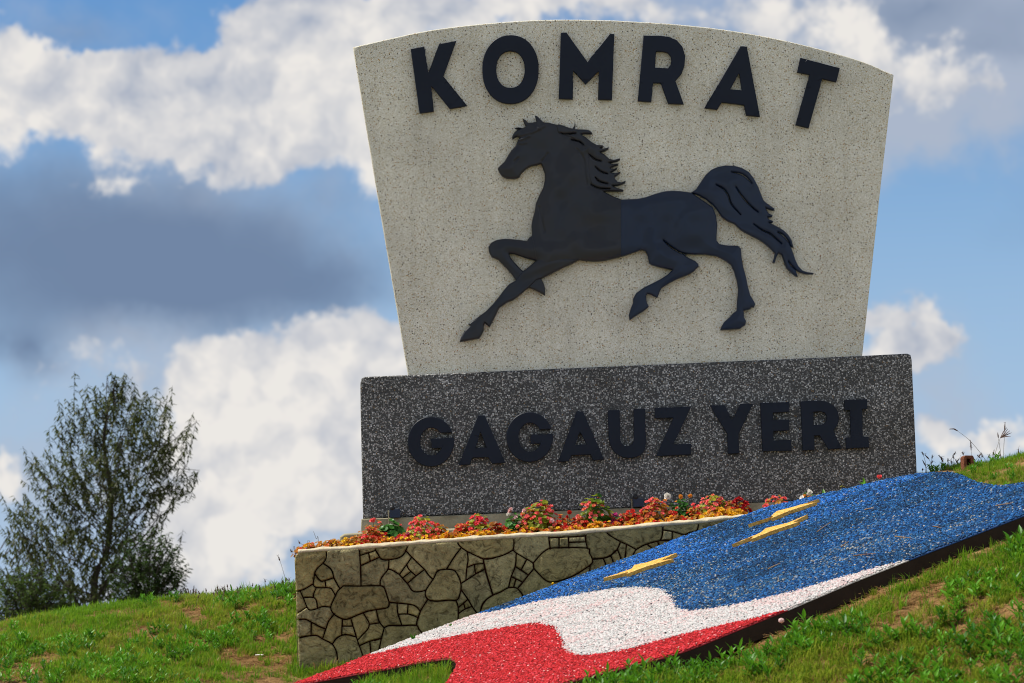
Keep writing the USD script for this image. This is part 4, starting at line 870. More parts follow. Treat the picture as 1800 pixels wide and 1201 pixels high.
#PART2
# ------------------------------------------------------------------ leaves and blooms
def leaf(mb, base, d, up, L, W, curl=0.25, fold=0.25, n=3):
    """A pointed leaf along d, bending down, folded along its rib."""
    d = d / np.linalg.norm(d); s = np.cross(d, up); s /= np.linalg.norm(s) + 1e-9; nrm = np.cross(s, d)
    t = np.linspace(0, 1, n + 1)
    w = W * np.sin(np.pi * (0.06 + 0.94 * t) ** 0.75) * 0.5; w[-1] = 0
    c = base + np.outer(t * L, d) - np.outer((t ** 2) * L * curl, [0, 0, 1.0])
    l = c + np.outer(w, s) + np.outer(w * fold, nrm); r = c - np.outer(w, s) + np.outer(w * fold, nrm)
    v, f = [], []
    for i in range(n + 1): v += [l[i], c[i], r[i]]
    for i in range(n):
        a = 3 * i
        f += [[a, a + 1, a + 4], [a, a + 4, a + 3], [a + 1, a + 2, a + 5], [a + 1, a + 5, a + 4]]
    mb.add(v, f)


def round_leaf(mb, c, nrm, r, rg, cup=0.25):
    nrm = nrm / np.linalg.norm(nrm); a = np.cross(nrm, [0.3, 0.9, 0.2]); a /= np.linalg.norm(a); b = np.cross(nrm, a)
    k = 7; ang = np.linspace(0, 2 * np.pi, k, endpoint=False) + rg.uniform(0, 6)
    rr = r * (1 + 0.18 * np.cos(ang - ang[0]) + rg.normal(0, .05, k))
    ring = c + np.outer(rr * np.cos(ang), a) + np.outer(rr * np.sin(ang), b) + cup * r * nrm
    mb.add(np.vstack([[c], ring]), [[0, 1 + i, 1 + (i + 1) % k] for i in range(k)])


def bloom(mb, c, nrm, r, rg, petals=5, layers=2):
    nrm = nrm / np.linalg.norm(nrm); a = np.cross(nrm, [0.3, 0.9, 0.2]); a /= np.linalg.norm(a); b = np.cross(nrm, a)
    for l in range(layers):
        o = rg.uniform(0, 6); rl = r * (1 - 0.35 * l); lift = r * (0.25 + 0.45 * l)
        for k in range(petals):
            t = o + 2 * np.pi * k / petals
            u = np.cos(t) * a + np.sin(t) * b; s = -np.sin(t) * a + np.cos(t) * b
            w = rl * 0.62
            v = [c, c + u * rl * .55 + s * w * .9 + nrm * lift * .55, c + u * rl + s * w * .4 + nrm * lift, c + u * rl - s * w * .4 + nrm * lift, c + u * rl * .55 - s * w * .9 + nrm * lift * .55]
            mb.add(v, [[0, 1, 2], [0, 2, 3], [0, 3, 4]])


def dome_dir(rg, low=-0.1):
    z = rg.uniform(low, 1); t = rg.uniform(0, 2 * np.pi); q = math.sqrt(max(0, 1 - z * z))
    return np.array([q * math.cos(t), q * math.sin(t), z])


def top_px(px): return float(np.interp(px, [p[0] for p in TOP], [p[1] for p in TOP]))


def flower(name, label, px, pytop, half, colours, leafm, nb=40, nl=60, Y=23.02, br=0.013, lr=0.022, cat='flowers', spread_low=0.0, tall=None, green=None):
    rg = np.random.default_rng(int(px * 7 + pytop)); nb = int(nb * 1.7); nl = int(nl * 2.1); br *= 1.32; lr *= 1.12; half *= 1.22; pytop -= 3
    base = at(px, top_px(px) + 3, Y); top = at(px, pytop, Y); H = max(top[2] - base[2], 0.03); R = half * Y / F
    base = base - [0, 0, 0.03]; H += 0.03
    t = thing(name, label, cat, base, 'flowers in the planter')
    st, lf, lg, blooms = MB(), MB(), MB(), {}
    for i in range(9):
        d = dome_dir(rg, 0.3); e = d * [R * .75, R * .6, H * .8]
        tube(st, [[0, 0, -.02], e * [.35, .35, .55], e], [0.004, 0.0035, 0.002], 4)
    for i in range(nl):
        d = dome_dir(rg, -0.05); k = rg.uniform(.6, 1.06)
        c = d * [R, R * .75, H] * k
        round_leaf(lg if (green and rg.random() < green) else lf, c, d + [0, -.35, .5] + rg.normal(0, .35, 3), lr * rg.uniform(.7, 1.25), rg)
    cols = list(colours.items())
    for i in range(nb):
        d = dome_dir(rg, 0.0 + spread_low); k = rg.uniform(.82, 1.04)
        c = d * [R, R * .8, H] * k
        col = rg.choice([q[0] for q in cols], p=np.array([q[1] for q in cols]) / sum(q[1] for q in cols))
        bloom(blooms.setdefault(col, MB()), c, d + [0, -.5, .25] + rg.normal(0, .3, 3), br * rg.uniform(.7, 1.2), rg)
    for (dx, dz, col, r) in (tall or []):
        c = np.array([dx * Y / F, -0.02, dz * Y / F + H])
        tube(st, [[0, 0, 0], c * [.6, 1, .6], c], [0.004, 0.003, 0.002], 4)
        for q in range(3): bloom(blooms.setdefault(col, MB()), c + rg.normal(0, r * .3, 3), rg.normal(0, .6, 3) + [0, -.8, .4], r, rg, 6, 3)
    obj('stem', st.mesh(), M['stem'], t)
    if lf.k: obj('foliage', lf.mesh(), M[leafm], t)
    if lg.k: obj('foliage', lg.mesh(), M['green_leaf'], t)
    for col, b in blooms.items(): obj('bloom', b.mesh(), M['petal_' + col], t, kind='stuff')
    return t


BEG = 'beg_leaf'
flower('low_flower_plant', 'low orange and yellow flowers at the far left end of the planter', 550, 957, 30, {'orange': 2, 'yellow': 1.5, 'coral': .5}, 'beg_bronze', 34, 80, YP + .2, .012, .014)
flower('low_flower_plant', 'second low clump of orange-yellow flowers from the left end of the planter', 600, 950, 26, {'yellow': 2, 'orange': 1}, 'beg_bronze', 22, 70, YP + .22, .013, .014)
flower('low_flower_plant', 'low orange clump between the two leftmost yellow-orange clumps', 575, 953, 26, {'orange': 2, 'coral': .7, 'yellow': 1}, 'beg_bronze', 26, 80, YP + .24, .012, .014)
flower('low_flower_plant', 'sparse bronze and orange clump just before the first red begonia', 624, 944, 20, {'orange': 1.5, 'coral': 1.5}, 'beg_bronze', 22, 70, YP + .26, .012, .014)
flower('begonia', 'red and coral begonia left of the round-leaved green plant', 650, 930, 22, {'red': 2, 'coral': 2, 'pink': .6}, 'beg_bronze', 34, 60, YP + .25, .013, .016)
flower('begonia', 'tall begonia with one pink bloom beside the round-leaved green plant', 660, 919, 20, {'pink': 2, 'coral': 2}, 'beg_bronze', 18, 60, 23.1, .015, .017, tall=[(-3, 2, 'pink', .02)])
flower('green_plant', 'round-leaved green plant with few flowers in front of the left dark blue box', 688, 918, 24, {'red': 1}, 'green_leaf', 5, 80, 23.08, .012, .026, cat='plant')
flower('begonia', 'low bright red begonia with magenta bloom between green plant and pink dome', 712, 941, 20, {'red': 3, 'pink': 1, 'magenta': .5}, 'beg_bronze', 36, 40, YP + .25, .014, .017)
flower('begonia', 'first full pink begonia dome from the left', 744, 911, 31, {'pink': 4, 'coral': 1}, BEG, 72, 80, 23.05, .0135, .019)
flower('low_flower_plant', 'low yellow flowers below and right of the first pink dome', 780, 944, 26, {'yellow': 4, 'orange': 1}, 'beg_bronze', 40, 50, YP + .2, .015, .014)
flower('begonia', 'small red begonia between the first two pink begonias', 811, 925, 13, {'red': 3, 'coral': 1}, 'beg_bronze', 26, 40, 23.05, .014, .016)
flower('begonia', 'loose pink begonia with gaps, second pink one from the left', 842, 909, 24, {'pink': 4, 'coral': .6}, BEG, 32, 80, 23.05, .0155, .018)
flower('low_flower_plant', 'bright yellow low flowers below the loose pink begonia', 838, 938, 34, {'yellow': 5, 'orange': 1}, 'beg_bronze', 60, 60, YP + .2, .015, .014)
flower('begonia', 'low red-orange begonia left of the pale pink and green plant', 887, 929, 14, {'red': 3, 'coral': 2}, 'beg_bronze', 30, 40, YP + .25, .014, .016)
flower('begonia', 'green bushy plant topped with pale pink and white blooms', 905, 908, 19, {'palepink': 2, 'coral': 1}, 'green_leaf', 9, 110, 23.05, .014, .017, tall=[(-7, 6, 'palepink', .02), (-9, 0, 'white', .015)])
flower('begonia', 'largest pink begonia dome with pale pink blooms at its left side', 950, 886, 31, {'pink': 5, 'coral': 1.4, 'palepink': .6}, BEG, 78, 120, 23.05, .0150, .021, tall=[(-20, -22, 'palepink', .02), (-26, -14, 'palepink', .018)])
flower('begonia', 'orange-leaved begonia tucked against the left side of the largest pink dome', 925, 905, 18, {'coral': 3, 'orange': 1}, 'beg_bronze', 24, 50, 23.12, .013, .015)
flower('begonia', 'sparse red begonia on a thin stem right of the largest pink dome', 1000, 914, 20, {'red': 3, 'coral': 1}, 'beg_bronze', 22, 40, 23.0, .014, .014, tall=[(2, 10, 'red', .018), (-2, 3, 'red', .014)])
flower('low_flower_plant', 'low yellow and coral flowers right of the largest pink dome', 1012, 926, 30, {'yellow': 3, 'coral': 2}, 'beg_bronze', 46, 50, YP + .2, .014, .014)
flower('begonia', 'lime-leaved begonia with coral pink blooms, tallest at mid planter', 1047, 877, 30, {'pink': 3, 'coral': 1}, BEG, 34, 130, 23.08, .0150, .021, green=.15)
flower('low_flower_plant', 'low yellow flowers below the lime-leaved begonia', 1055, 923, 28, {'yellow': 4, 'orange': 1}, 'beg_bronze', 44, 50, YP + .2, .015, .014)
flower('petunia', 'magenta purple flowers right of the lime-leaved begonia', 1085, 908, 15, {'magenta': 1}, 'green_leaf', 34, 24, YP + .3, .016, .014)
flower('begonia', 'scarlet begonia in front of the right dark blue box', 1113, 902, 20, {'red': 4, 'coral': 1}, 'beg_bronze', 44, 40, YP + .3, .015, .016)
flower('begonia', 'wide pink begonia dome left of the white bloom', 1155, 880, 28, {'pink': 5, 'coral': 1.2}, 'beg_bronze', 72, 90, 23.05, .0140, .018)
flower('rose', 'loose green plant with one white bloom on top and two orange heads', 1198, 882, 24, {'orange': 1, 'coral': 1}, 'green_leaf', 10, 110, 23.1, .012, .015, tall=[(-24, 8, 'white', .026), (0, 6, 'orange', .017), (16, 6, 'orange', .016)])
flower('begonia', 'pink begonia dome with lime leaves right of the white-topped plant', 1254, 874, 27, {'pink': 4, 'coral': 1}, BEG, 52, 90, 23.05, .014, .018)
flower('low_flower_plant', 'yellow low flowers at the right end of the visible wall', 1275, 897, 40, {'yellow': 5, 'orange': 1}, 'beg_bronze', 74, 70, YP + .2, .015, .014)
flower('begonia', 'dark red begonia above the yellow flowers at the right', 1303, 876, 16, {'darkred': 1}, 'beg_bronze', 36, 24, 23.05, .015, .014)
flower('begonia', 'low pink and coral begonia half hidden by the blue slab edge', 1367, 876, 24, {'pink': 3, 'coral': 2}, 'beg_bronze', 40, 50, 23.05, .014, .015)
flower('rose', 'white rose-like blooms with tan buds just above the slab edge', 1420, 868, 13, {'white': 2, 'orange': 1.5}, 'green_leaf', 16, 14, 23.05, .018, .012, tall=[(4, 0, 'white', .022)])
flower('begonia', 'tiny pink bloom tips showing above slab right of the white rose', 1442, 871, 6, {'pink': 1}, BEG, 8, 10, 23.05, .013, .012)
flower('green_plant', 'thin lime sprigs poking above the blue slab edge at the plinth', 1482, 857, 9, {'yellow': 1}, BEG, 2, 16, 23.1, .008, .010, cat='plant')
flower('begonia', 'single coral pink bud above slab edge at the plinth right end', 1547, 842, 8, {'pink': 1}, BEG, 3, 8, 23.1, .012, .010, tall=[(1, 0, 'pink', .018)])

for k, x in enumerate(range(640, 1300, 36)):             # low edging along the front of the bed
    flower('edging_flowers', 'low yellow and orange flowers edging the front of the planter bed', x + (k * 37 % 17), top_px(x) - 9 - (k * 5 % 7), 22, {'yellow': 3, 'orange': 1.5, 'red': .8 if k % 3 else 2.5}, 'beg_bronze', 26, 34, YP + .17, .0125, .013)
    stage.GetPrimAtPath('/World/edging_flowers' + ('' if k == 0 else f'_{k:03d}')).SetCustomDataByKey('group', 'edging flowers')
for k, x in enumerate([672, 775, 815, 870, 920, 985, 1020, 1100, 1135, 1180, 1222, 1285]):
    flower('filler_begonia', 'small red and coral begonia filling a gap between the larger domes', x, top_px(x) - 21 - (k * 7 % 9), 15, {'red': 3, 'coral': 2, 'pink': 1}, 'beg_bronze', 24, 40, 23.0, .0125, .016)
    stage.GetPrimAtPath('/World/filler_begonia' + ('' if k == 0 else f'_{k:03d}')).SetCustomDataByKey('group', 'gap-filling begonias')

# ------------------------------------------------------------------ tree and shrubs behind the left crest
TY = 38.0
PXM = TY / F
ENV = np.array([(650, 200, 215), (672, 170, 255), (690, 118, 308), (720, 98, 318), (745, 92, 350), (780, 72, 342), (800, 36, 332), (830, 30, 352), (860, 36, 335), (890, 2, 312), (920, -14, 290), (950, -34, 300), (990, -20, 312), (1030, -30, 322), (1075, -22, 322), (1105, -10, 320)], float)
TRUNK = np.array([at(x, y, TY) for x, y in [(160, 1150), (163, 1085), (168, 1010), (188, 960), (195, 890), (190, 830), (183, 775), (190, 720), (205, 668)]])
TRUNK[:, 1] += [0, 0, .03, .05, .02, -.03, -.02, 0, 0]
t0 = TRUNK[0].copy()
tree = thing('tree', 'slender leafy tree with drooping narrow leaves standing behind the left crest', 'tree', t0)
tw = TRUNK - t0
mb = MB(); tube(mb, smooth_ring(tw, 4, False), np.interp(np.linspace(0, 1, 33), [0, .3, 1], [.06, .042, .008]), 8)
tube(mb, [at(160, 1100, TY) - t0, at(120, 1040, TY) - t0 + [0, .2, 0], at(75, 980, TY) - t0 + [0, .3, 0]], [.03, .02, .008], 6)
tube(mb, [at(166, 1060, TY) - t0, at(205, 1000, TY) - t0 + [0, -.2, 0], at(262, 940, TY) - t0 + [0, -.25, 0], at(285, 900, TY) - t0], [.028, .02, .012, .005], 6)
obj('trunk', mb.mesh(), M['bark'], tree, smooth=True)
rt = np.random.default_rng(21)
limbs, nodes = MB(), []
TS = smooth_ring(tw, 6, False)
def env(py): return np.interp(py, ENV[:, 0], ENV[:, 1]), np.interp(py, ENV[:, 0], ENV[:, 2])
def crown_pt(px, py, depth): return at(px, py, TY) - t0 + [0, depth, 0]
for i in range(46):
    k = int(np.clip(rt.uniform(0.12, 0.93) * len(TS), 0, len(TS) - 1)); s = TS[k]
    spx, spy = project(s + t0)
    epy = np.clip(spy - rt.uniform(40, 150), 662, 1080); xl, xr = env(epy)
    th = rt.uniform(0, 2 * np.pi); cx, hw = (xl + xr) / 2, (xr - xl) / 2
    e = crown_pt(cx + hw * .88 * math.cos(th), epy, hw * PXM * .8 * math.sin(th))
    mid = s * .5 + e * .5 + [0, 0, -.06] + rt.normal(0, .04, 3)
    c = smooth_ring([s, mid, e], 6, False)
    r0 = np.interp(k / len(TS), [0, 1], [.020, .007])
    tube(limbs, c, np.linspace(r0 * .7, .003, len(c)), 5); nodes += list(c[3:])
nodes = np.array(nodes)
for x, y in [(350, 826), (330, 862), (345, 740)]:       # thin branches that stick out on the right
    e = crown_pt(x, y, 0.1); s = crown_pt(250, y + 8 if y > 800 else 830, 0.1); c = smooth_ring([s, (s + e) / 2 + [0, 0, .05], e], 5, False); tube(limbs, c, np.linspace(.008, .003, len(c)), 4); nodes = np.vstack([nodes, c[5:]])
LF = MB()
def shoot(end, d, L, lf, nleaf, ll, lw, limbs, nodes, droop=0.75, twig=.0035):
    s = end - d * L
    nr = nodes[np.argmin(np.linalg.norm(nodes - s, axis=1) + 0.5 * np.maximum(nodes[:, 2] - s[2], 0))]
    if np.linalg.norm(nr - s) < 0.9: tube(limbs, smooth_ring([nr, (nr + s) / 2 + [0, 0, -.03], s, end], 2, False), np.linspace(twig * 1.3, twig * .5, 7), 3)
    for q in range(nleaf):
        t = (q + rt.uniform(0, 1)) / nleaf
        b = s + d * L * t
        a = rt.uniform(0, 2 * np.pi)
        ld = d * .35 + np.array([math.cos(a), math.sin(a), 0]) * .7 + [0, 0, -droop * rt.uniform(.4, 1.4)]
        leaf(lf, b, ld, np.array([rt.normal(0, .4), rt.normal(0, .4), 1.0]), ll * rt.uniform(.7, 1.25), lw * rt.uniform(.8, 1.2), rt.uniform(.1, .4), .2, 2)
n = 0
while n < 1080:
    py = rt.uniform(655, 1090); xl, xr = env(py); cx, hw = (xl + xr) / 2, (xr - xl) / 2
    if rt.random() > hw / 190: continue
    th = rt.uniform(0, 2 * np.pi); rr = math.sqrt(rt.uniform(0.02, 1.0))
    end = crown_pt(cx + hw * rr * math.cos(th), py, hw * PXM * .85 * rr * math.sin(th))
    if meshkit.fbm((end * 4.2)[None], 2, 33)[0] < 0.425: continue
    out = np.array([math.cos(th), math.sin(th), 0]) * rr
    up = np.interp(py, [660, 850, 1080], [1.3, .75, .35])
    d = out * .6 + [0, 0, up] + rt.normal(0, .22, 3); d /= np.linalg.norm(d)
    shoot(end, d, rt.uniform(.22, .42), LF, 13, .082, .027, limbs, nodes); n += 1
for x0, y0, x1, y1 in [(132, 760, 133, 655), (195, 720, 197, 654), (215, 730, 216, 653), (150, 760, 151, 672), (168, 740, 167, 680), (236, 760, 240, 676), (270, 780, 276, 680), (292, 790, 302, 678), (112, 780, 103, 702), (90, 830, 84, 752), (60, 840, 40, 785), (318, 800, 340, 725), (330, 810, 345, 738), (252, 770, 254, 690), (310, 850, 350, 828), (300, 880, 333, 860), (20, 920, 0, 865), (50, 930, 42, 868), (305, 1010, 320, 930)]:
    s, e = crown_pt(x0, y0, rt.normal(0, .1)), crown_pt(x1, y1, rt.normal(0, .1)); d = e - s; L = np.linalg.norm(d)
    shoot(e, d / L, L, LF, int(L / .022), .080, .024, limbs, nodes, twig=.005)
obj('branches', limbs.mesh(), M['bark'], tree)
obj('crown', LF.mesh(), M['tree_leaf'], tree)


def shrub(name, label, px, pyb, pyt, half, Y, nsh, lm, ll=.062, lw=.030, seed=1):
    global rt
    rt = np.random.default_rng(seed)
    b = at(px, pyb, Y); H = at(px, pyt, Y)[2] - b[2]; R = half * Y / F
    t = thing(name, label, 'shrub', b)
    st, lf, nd = MB(), MB(), []
    for i in range(14):
        a = rt.uniform(0, 6.28); k = rt.uniform(.2, .9)
        e = np.array([R * k * math.cos(a), R * k * .8 * math.sin(a), H * rt.uniform(.6, .95) * math.sqrt(1 - .5 * k * k)])
        c = smooth_ring([[0, 0, 0], e * [.4, .4, .55], e], 5, False); tube(st, c, np.linspace(.014, .003, len(c)), 5); nd += list(c[3:])
    nd = np.array(nd)
    for i in range(nsh):
        a = rt.uniform(0, 6.28); k = math.sqrt(rt.random()); z = H * rt.uniform(.05, 1) * math.sqrt(1.02 - .75 * k * k)
        end = np.array([R * k * math.cos(a), R * k * .8 * math.sin(a), z])
        d = np.array([math.cos(a) * k * .7, math.sin(a) * k * .7, rt.uniform(.3, 1)]) + rt.normal(0, .2, 3); d /= np.linalg.norm(d)
        shoot(end, d, rt.uniform(.14, .28), lf, 10, ll, lw, st, nd, droop=.35, twig=.003)
    obj('stem', st.mesh(), M['bark'], t)
    obj('foliage', lf.mesh(), M[lm], t)


shrub('shrub', 'dark green dense shrub at the right foot of the tree', 262, 1095, 915, 76, 36.5, 470, 'shrub_leaf', seed=4)
shrub('shrub', 'low green shrub at the left picture edge by the foot of the tree', 45, 1118, 985, 92, 36.0, 430, 'shrub_leaf', seed=6)
shrub('small_shrub', 'small reddish weedy bush on crest right of the dark shrub', 338, 1075, 1022, 24, 27.5, 34, 'red_leaf', .035, .013, seed=8)

# ------------------------------------------------------------------ grass
def tuft(rg, nb, h0, h1, w, spread, lean):
    mb = MB()
    for i in range(nb):
        a = rg.uniform(0, 6.28); r = spread * math.sqrt(rg.random()); b = np.array([r * math.cos(a), r * math.sin(a), -0.006])
        h = rg.uniform(h0, h1); l = rg.uniform(0.1, lean); a2 = a + rg.normal(0, 1.0)
        dirh = np.array([math.cos(a2), math.sin(a2), 0]); s = np.array([-math.sin(a2), math.cos(a2), 0]) * w * .5 * rg.uniform(.7, 1.3)
        p1 = b + dirh * h * l * .35 + [0, 0, h * .55]; p2 = b + dirh * h * l + [0, 0, h * (1 - .35 * l)]
        mb.add([b - s, b + s, p1 + s * .8, p1 - s * .8, p2], [[0, 1, 2], [0, 2, 3], [3, 2, 4]])
    return mb.mesh()


gr = np.random.default_rng(77)
GP = [('tuft', tuft(gr, 15, .035, .10, .0055, .035, 1.0), M['grass_a'], False) for _ in range(3)] + [('tuft', tuft(gr, 15, .03, .085, .005, .035, 1.1), M['grass_b'], False) for _ in range(3)] + [('dry_tuft', tuft(gr, 10, .03, .07, .0035, .04, 1.5), M['grass_dry'], False) for _ in range(2)]


def lying(rg):
    mb = MB()
    for i in range(9):
        a = rg.uniform(0, 6.28); c = np.array([rg.normal(0, .03), rg.normal(0, .03), rg.uniform(.001, .012)]); d = np.array([math.cos(a), math.sin(a), rg.normal(0, .12)]) * rg.uniform(.015, .05); s = np.array([-math.sin(a), math.cos(a), 0]) * .0018
        mb.add([c - d - s, c - d + s, c + d + s, c + d - s], [[0, 1, 2], [0, 2, 3]])
    return mb.mesh()


GP += [('straw', lying(gr), M['grass_dry'], False) for _ in range(2)]
N = 150000
X = gr.uniform(-4.6, 5.0, N); Y = gr.uniform(16.3, 26.4, N)
Z = gzf(X, Y)
d = np.stack([X, Y, Z], -1) - EYE; w = d @ _f
px, py = 900 + F * (d @ _r) / w, 600.5 - F * (d @ _u) / w
fd = shapely.distance(shapely.points(X, Y), FLAG_XY)
ok = (px > -70) & (px < 1870) & (py < 1330) & (py > 780) & (fd > 0.035) & ~((X > WALL_L - .01) & (X < WALL_R) & (Y > YP - .02))
ok &= ~((X > WALL_R - .3) & (X < 3.6) & (Y > 22.5) & (Y < 24.5))
lush = meshkit.fbm(np.column_stack([X * 1.5, Y * 1.5, 0 * X]), 4, 51); fine = meshkit.fbm(np.column_stack([X * 5, Y * 5, 0 * X + 4]), 2, 52)
dens = np.clip((lush * .55 + fine * .45 - np.where(px < 560, .425, .395)) / .12, .06, 1.0)
dens = np.where((fd < .22) & (py > 900) & (px > 1000), dens * .2, dens)                # bare strip along the slab's lower edge
crest_left = (px < 150) & (py < 1150); dens = np.where(crest_left, np.maximum(dens, .8), dens)
ok &= ~((px < 660) & (fd < .09)) 
keep = ok & (gr.random(N) < dens * .92)
bare = ok & ~keep & (gr.random(N) < np.where(fd < .3, .5, .28))
hue = meshkit.fbm(np.column_stack([X * 1.1, Y * 1.1, 0 * X + 9]), 3, 53) + gr.normal(0, .10, N)
idx = np.where(hue > .47, gr.integers(0, 3, N), gr.integers(3, 6, N)); idx = np.where(gr.random(N) < .17, gr.integers(6, 8, N), idx)
idx = np.where(bare, gr.integers(8, 10, N), idx)
sel = keep | bare
X, Y, Z, idx, fd, px, py = X[sel], Y[sel], Z[sel], idx[sel], fd[sel], px[sel], py[sel]
sc = gr.uniform(.5, 1.2, len(X)) * np.where((px < 660) & (fd < .35), .55, 1.0) * np.where((px > 1600) & (py < 860), .6, 1.0) * np.where(gr.random(len(X)) < .06, 1.5, 1.0) * np.where(px < 560, .85, 1.0)
a = gr.uniform(0, 6.28, len(X)); q = np.column_stack([np.cos(a / 2), gr.normal(0, .06, len(X)), gr.normal(0, .06, len(X)), np.sin(a / 2)]); q /= np.linalg.norm(q, axis=1, keepdims=True)
instancer('/World/grass', GP, np.stack([X, Y, Z], -1), q, sc, idx)
tag('/World/grass', 'short green and straw-coloured grass covering the slope', 'grass', kind='stuff')
print('grass', len(X))
# taller grass at the slab's lower edge
TG = [('tall_tuft', tuft(gr, 14, .07, .17, .005, .04, .9), M['grass_a'], False) for _ in range(2)] + [('tall_tuft', tuft(gr, 12, .06, .15, .0045, .04, 1.0), M['grass_b'], False)]
pts = []
for i in range(210):
    x = gr.uniform(850, 1190); y = np.interp(x, [850, 993, 1066, 1100, 1200], [1226, 1204, 1188, 1180, 1152]) + gr.uniform(4, 50)
    for YY in np.arange(17.5, 22.3, .04):
        p = at(x, y, YY)
        if p[2] < gzf(p[0], YY)[0]: break
    if shapely.distance(Point(p[0], p[1]), FLAG_XY) > .02: pts.append(p)
for i in range(240):
    x = gr.uniform(640, 800); y = gr.uniform(1164, 1225)
    q_ = on_flag(x, y); p = np.array([q_[0], q_[1], 0]); p[2] = gzf(p[:1], p[1:2])[0]
    if shapely.distance(Point(p[0], p[1]), FLAG_XY) > .02: pts.append(p)
pts = np.array(pts); a = gr.uniform(0, 6.28, len(pts))
instancer('/World/tall_grass', TG, pts, np.column_stack([np.cos(a / 2), 0 * a, 0 * a, np.sin(a / 2)]), gr.uniform(.6, 1.2, len(pts)), gr.integers(0, 3, len(pts)))
tag('/World/tall_grass', 'longer green grass growing along the red lower edge of the slab', 'grass', kind='stuff')

# ------------------------------------------------------------------ leafy weeds
def weed_mesh(rg):
    st, lf = MB(), MB()
    for k in range(rg.integers(4, 7)):
        a = rg.uniform(0, 6.28); l = rg.uniform(.0, .55); h = rg.uniform(.05, .13)
        b = np.array([rg.normal(0, .03), rg.normal(0, .03), -.01]); d = np.array([math.cos(a) * l, math.sin(a) * l, 1.0]); d /= np.linalg.norm(d)
        tube(st, [b, b + d * h], [.003, .002], 4)
        nl = int(rg.integers(7, 12))
        for j in range(nl):
            t = (j + .5) / nl; aa = j * 2.4 + rg.normal(0, .2); up = .25 + 1.1 * t
            ld = np.array([math.cos(aa), math.sin(aa), up]) + d * .3
            leaf(lf, b + d * h * t, ld, np.array([0, 0, 1.0]) + rg.normal(0, .15, 3), rg.uniform(.06, .10) * (1.1 - .35 * t), rg.uniform(.016, .024), rg.uniform(.1, .35), .35, 3)
    return st.mesh(), lf.mesh()


wr_ = np.random.default_rng(31)
protos, taken = [], []
LEFTW = ['green leafy weed clump on the grassy slope left of the planter', 'weeds left of the planter']
RIGHTW = ['green leafy weed clump on the grassy slope below the flag slab', 'weeds below the flag slab']
RIDGEW = ['green leafy weed clump on the ridge at the right picture edge', 'weeds on the right ridge']
count = 0
for tries in range(9000):
    X, Y = wr_.uniform(-4.4, 4.6), wr_.uniform(16.6, 25.6)
    z = float(gzf(X, Y)[0]); p = np.array([X, Y, z]); px, py = project(p)
    if not (-20 < px < 1820 and 800 < py < 1225): continue
    if shapely.distance(Point(X, Y), FLAG_XY) < (.42 if py > 900 else .06) or (X > WALL_L - .1 and X < WALL_R + .1 and Y > YP - .1): continue
    side = 0 if px < 560 else (2 if py < 880 else 1)
    if side == 2 and (px < 1625 or wr_.random() < .72): continue
    if side == 1 and px < 900 and shapely.distance(Point(X, Y), FLAG_XY) < .55: continue
    if px < 620 and py > 1150 and px > 430: continue
    lu = meshkit.fbm(np.array([[X * 1.6, Y * 1.6, 7.0]]), 3, 61)[0]
    if lu < (.51 if side == 0 else .47 if side == 1 else .45): continue
    if side == 0 and py < 1110 and px < 250: continue
    if any((X - a) ** 2 + (Y - b) ** 2 < (.12 if side == 0 else .125) ** 2 for a, b in taken): continue
    taken.append((X, Y))
    lab, grp = (LEFTW, RIGHTW, RIDGEW)[side]
    s = wr_.uniform(.7, 1.25) * (.85, 1.1, .6)[side]
    if len(protos) < 4:
        t = thing('leafy_weed', lab, 'weed', p, grp, wr_.uniform(0, 360), s)
        a, b = weed_mesh(wr_)
        obj('stem', a, M['stem'], t); obj('foliage', b, M['weed'], t); protos.append(t)
    else: copy_of(protos[wr_.integers(0, 4)], 'leafy_weed', lab, 'weed', p, grp, wr_.uniform(0, 360), s)
    count += 1
    if count >= 290: break
print('weeds', count)


# ------------------------------------------------------------------ tall seeding stalks and small things
def stalk(label, pts, Y, head=None, spread=0, group=None):
    w = np.array([at(x, y, Y) for x, y in pts]); b = w[0].copy()
    gz_ = float(gzf(b[:1], b[1:2])[0]); 
    if b[2] > gz_: w = np.vstack([[b[0], b[1], gz_ - .01], w]); b = w[0].copy()
    t = thing('grass_stalk', label, 'grass stalk', b, group)
    mb = MB(); c = smooth_ring(w - b, 4, False); tube(mb, c, np.linspace(.0026, .0012, len(c)), 4); obj('stem', mb.mesh(), M['stalk'], t)
    if head:
        h = np.array([at(x, y, Y) for x, y in head]) - b
        mb = MB(); rg = np.random.default_rng(int(head[0][0] * 3))
        if spread:
            for k in range(spread):
                e = h[0] + (h[-1] - h[0]) * rg.uniform(.6, 1.1) + rg.normal(0, .02, 3); tube(mb, [h[0], (h[0] + e) / 2 + rg.normal(0, .004, 3), e], [.002, .0042, .0012], 4)
        else:
            c = smooth_ring(h, 5, False) if len(h) > 2 else np.linspace(h[0], h[1], 6)
            tube(mb, c, np.interp(np.linspace(0, 1, len(c)), [0, .35, 1], [.003, .0065, .0015]), 5)
            for k in range(10):
                p = c[rg.integers(0, len(c))]; tube(mb, [p, p + rg.normal(0, .008, 3) + (c[-1] - c[0]) * .12], [.0016, .0008], 3)
        obj('seed_head', mb.mesh(), M['seed'], t)


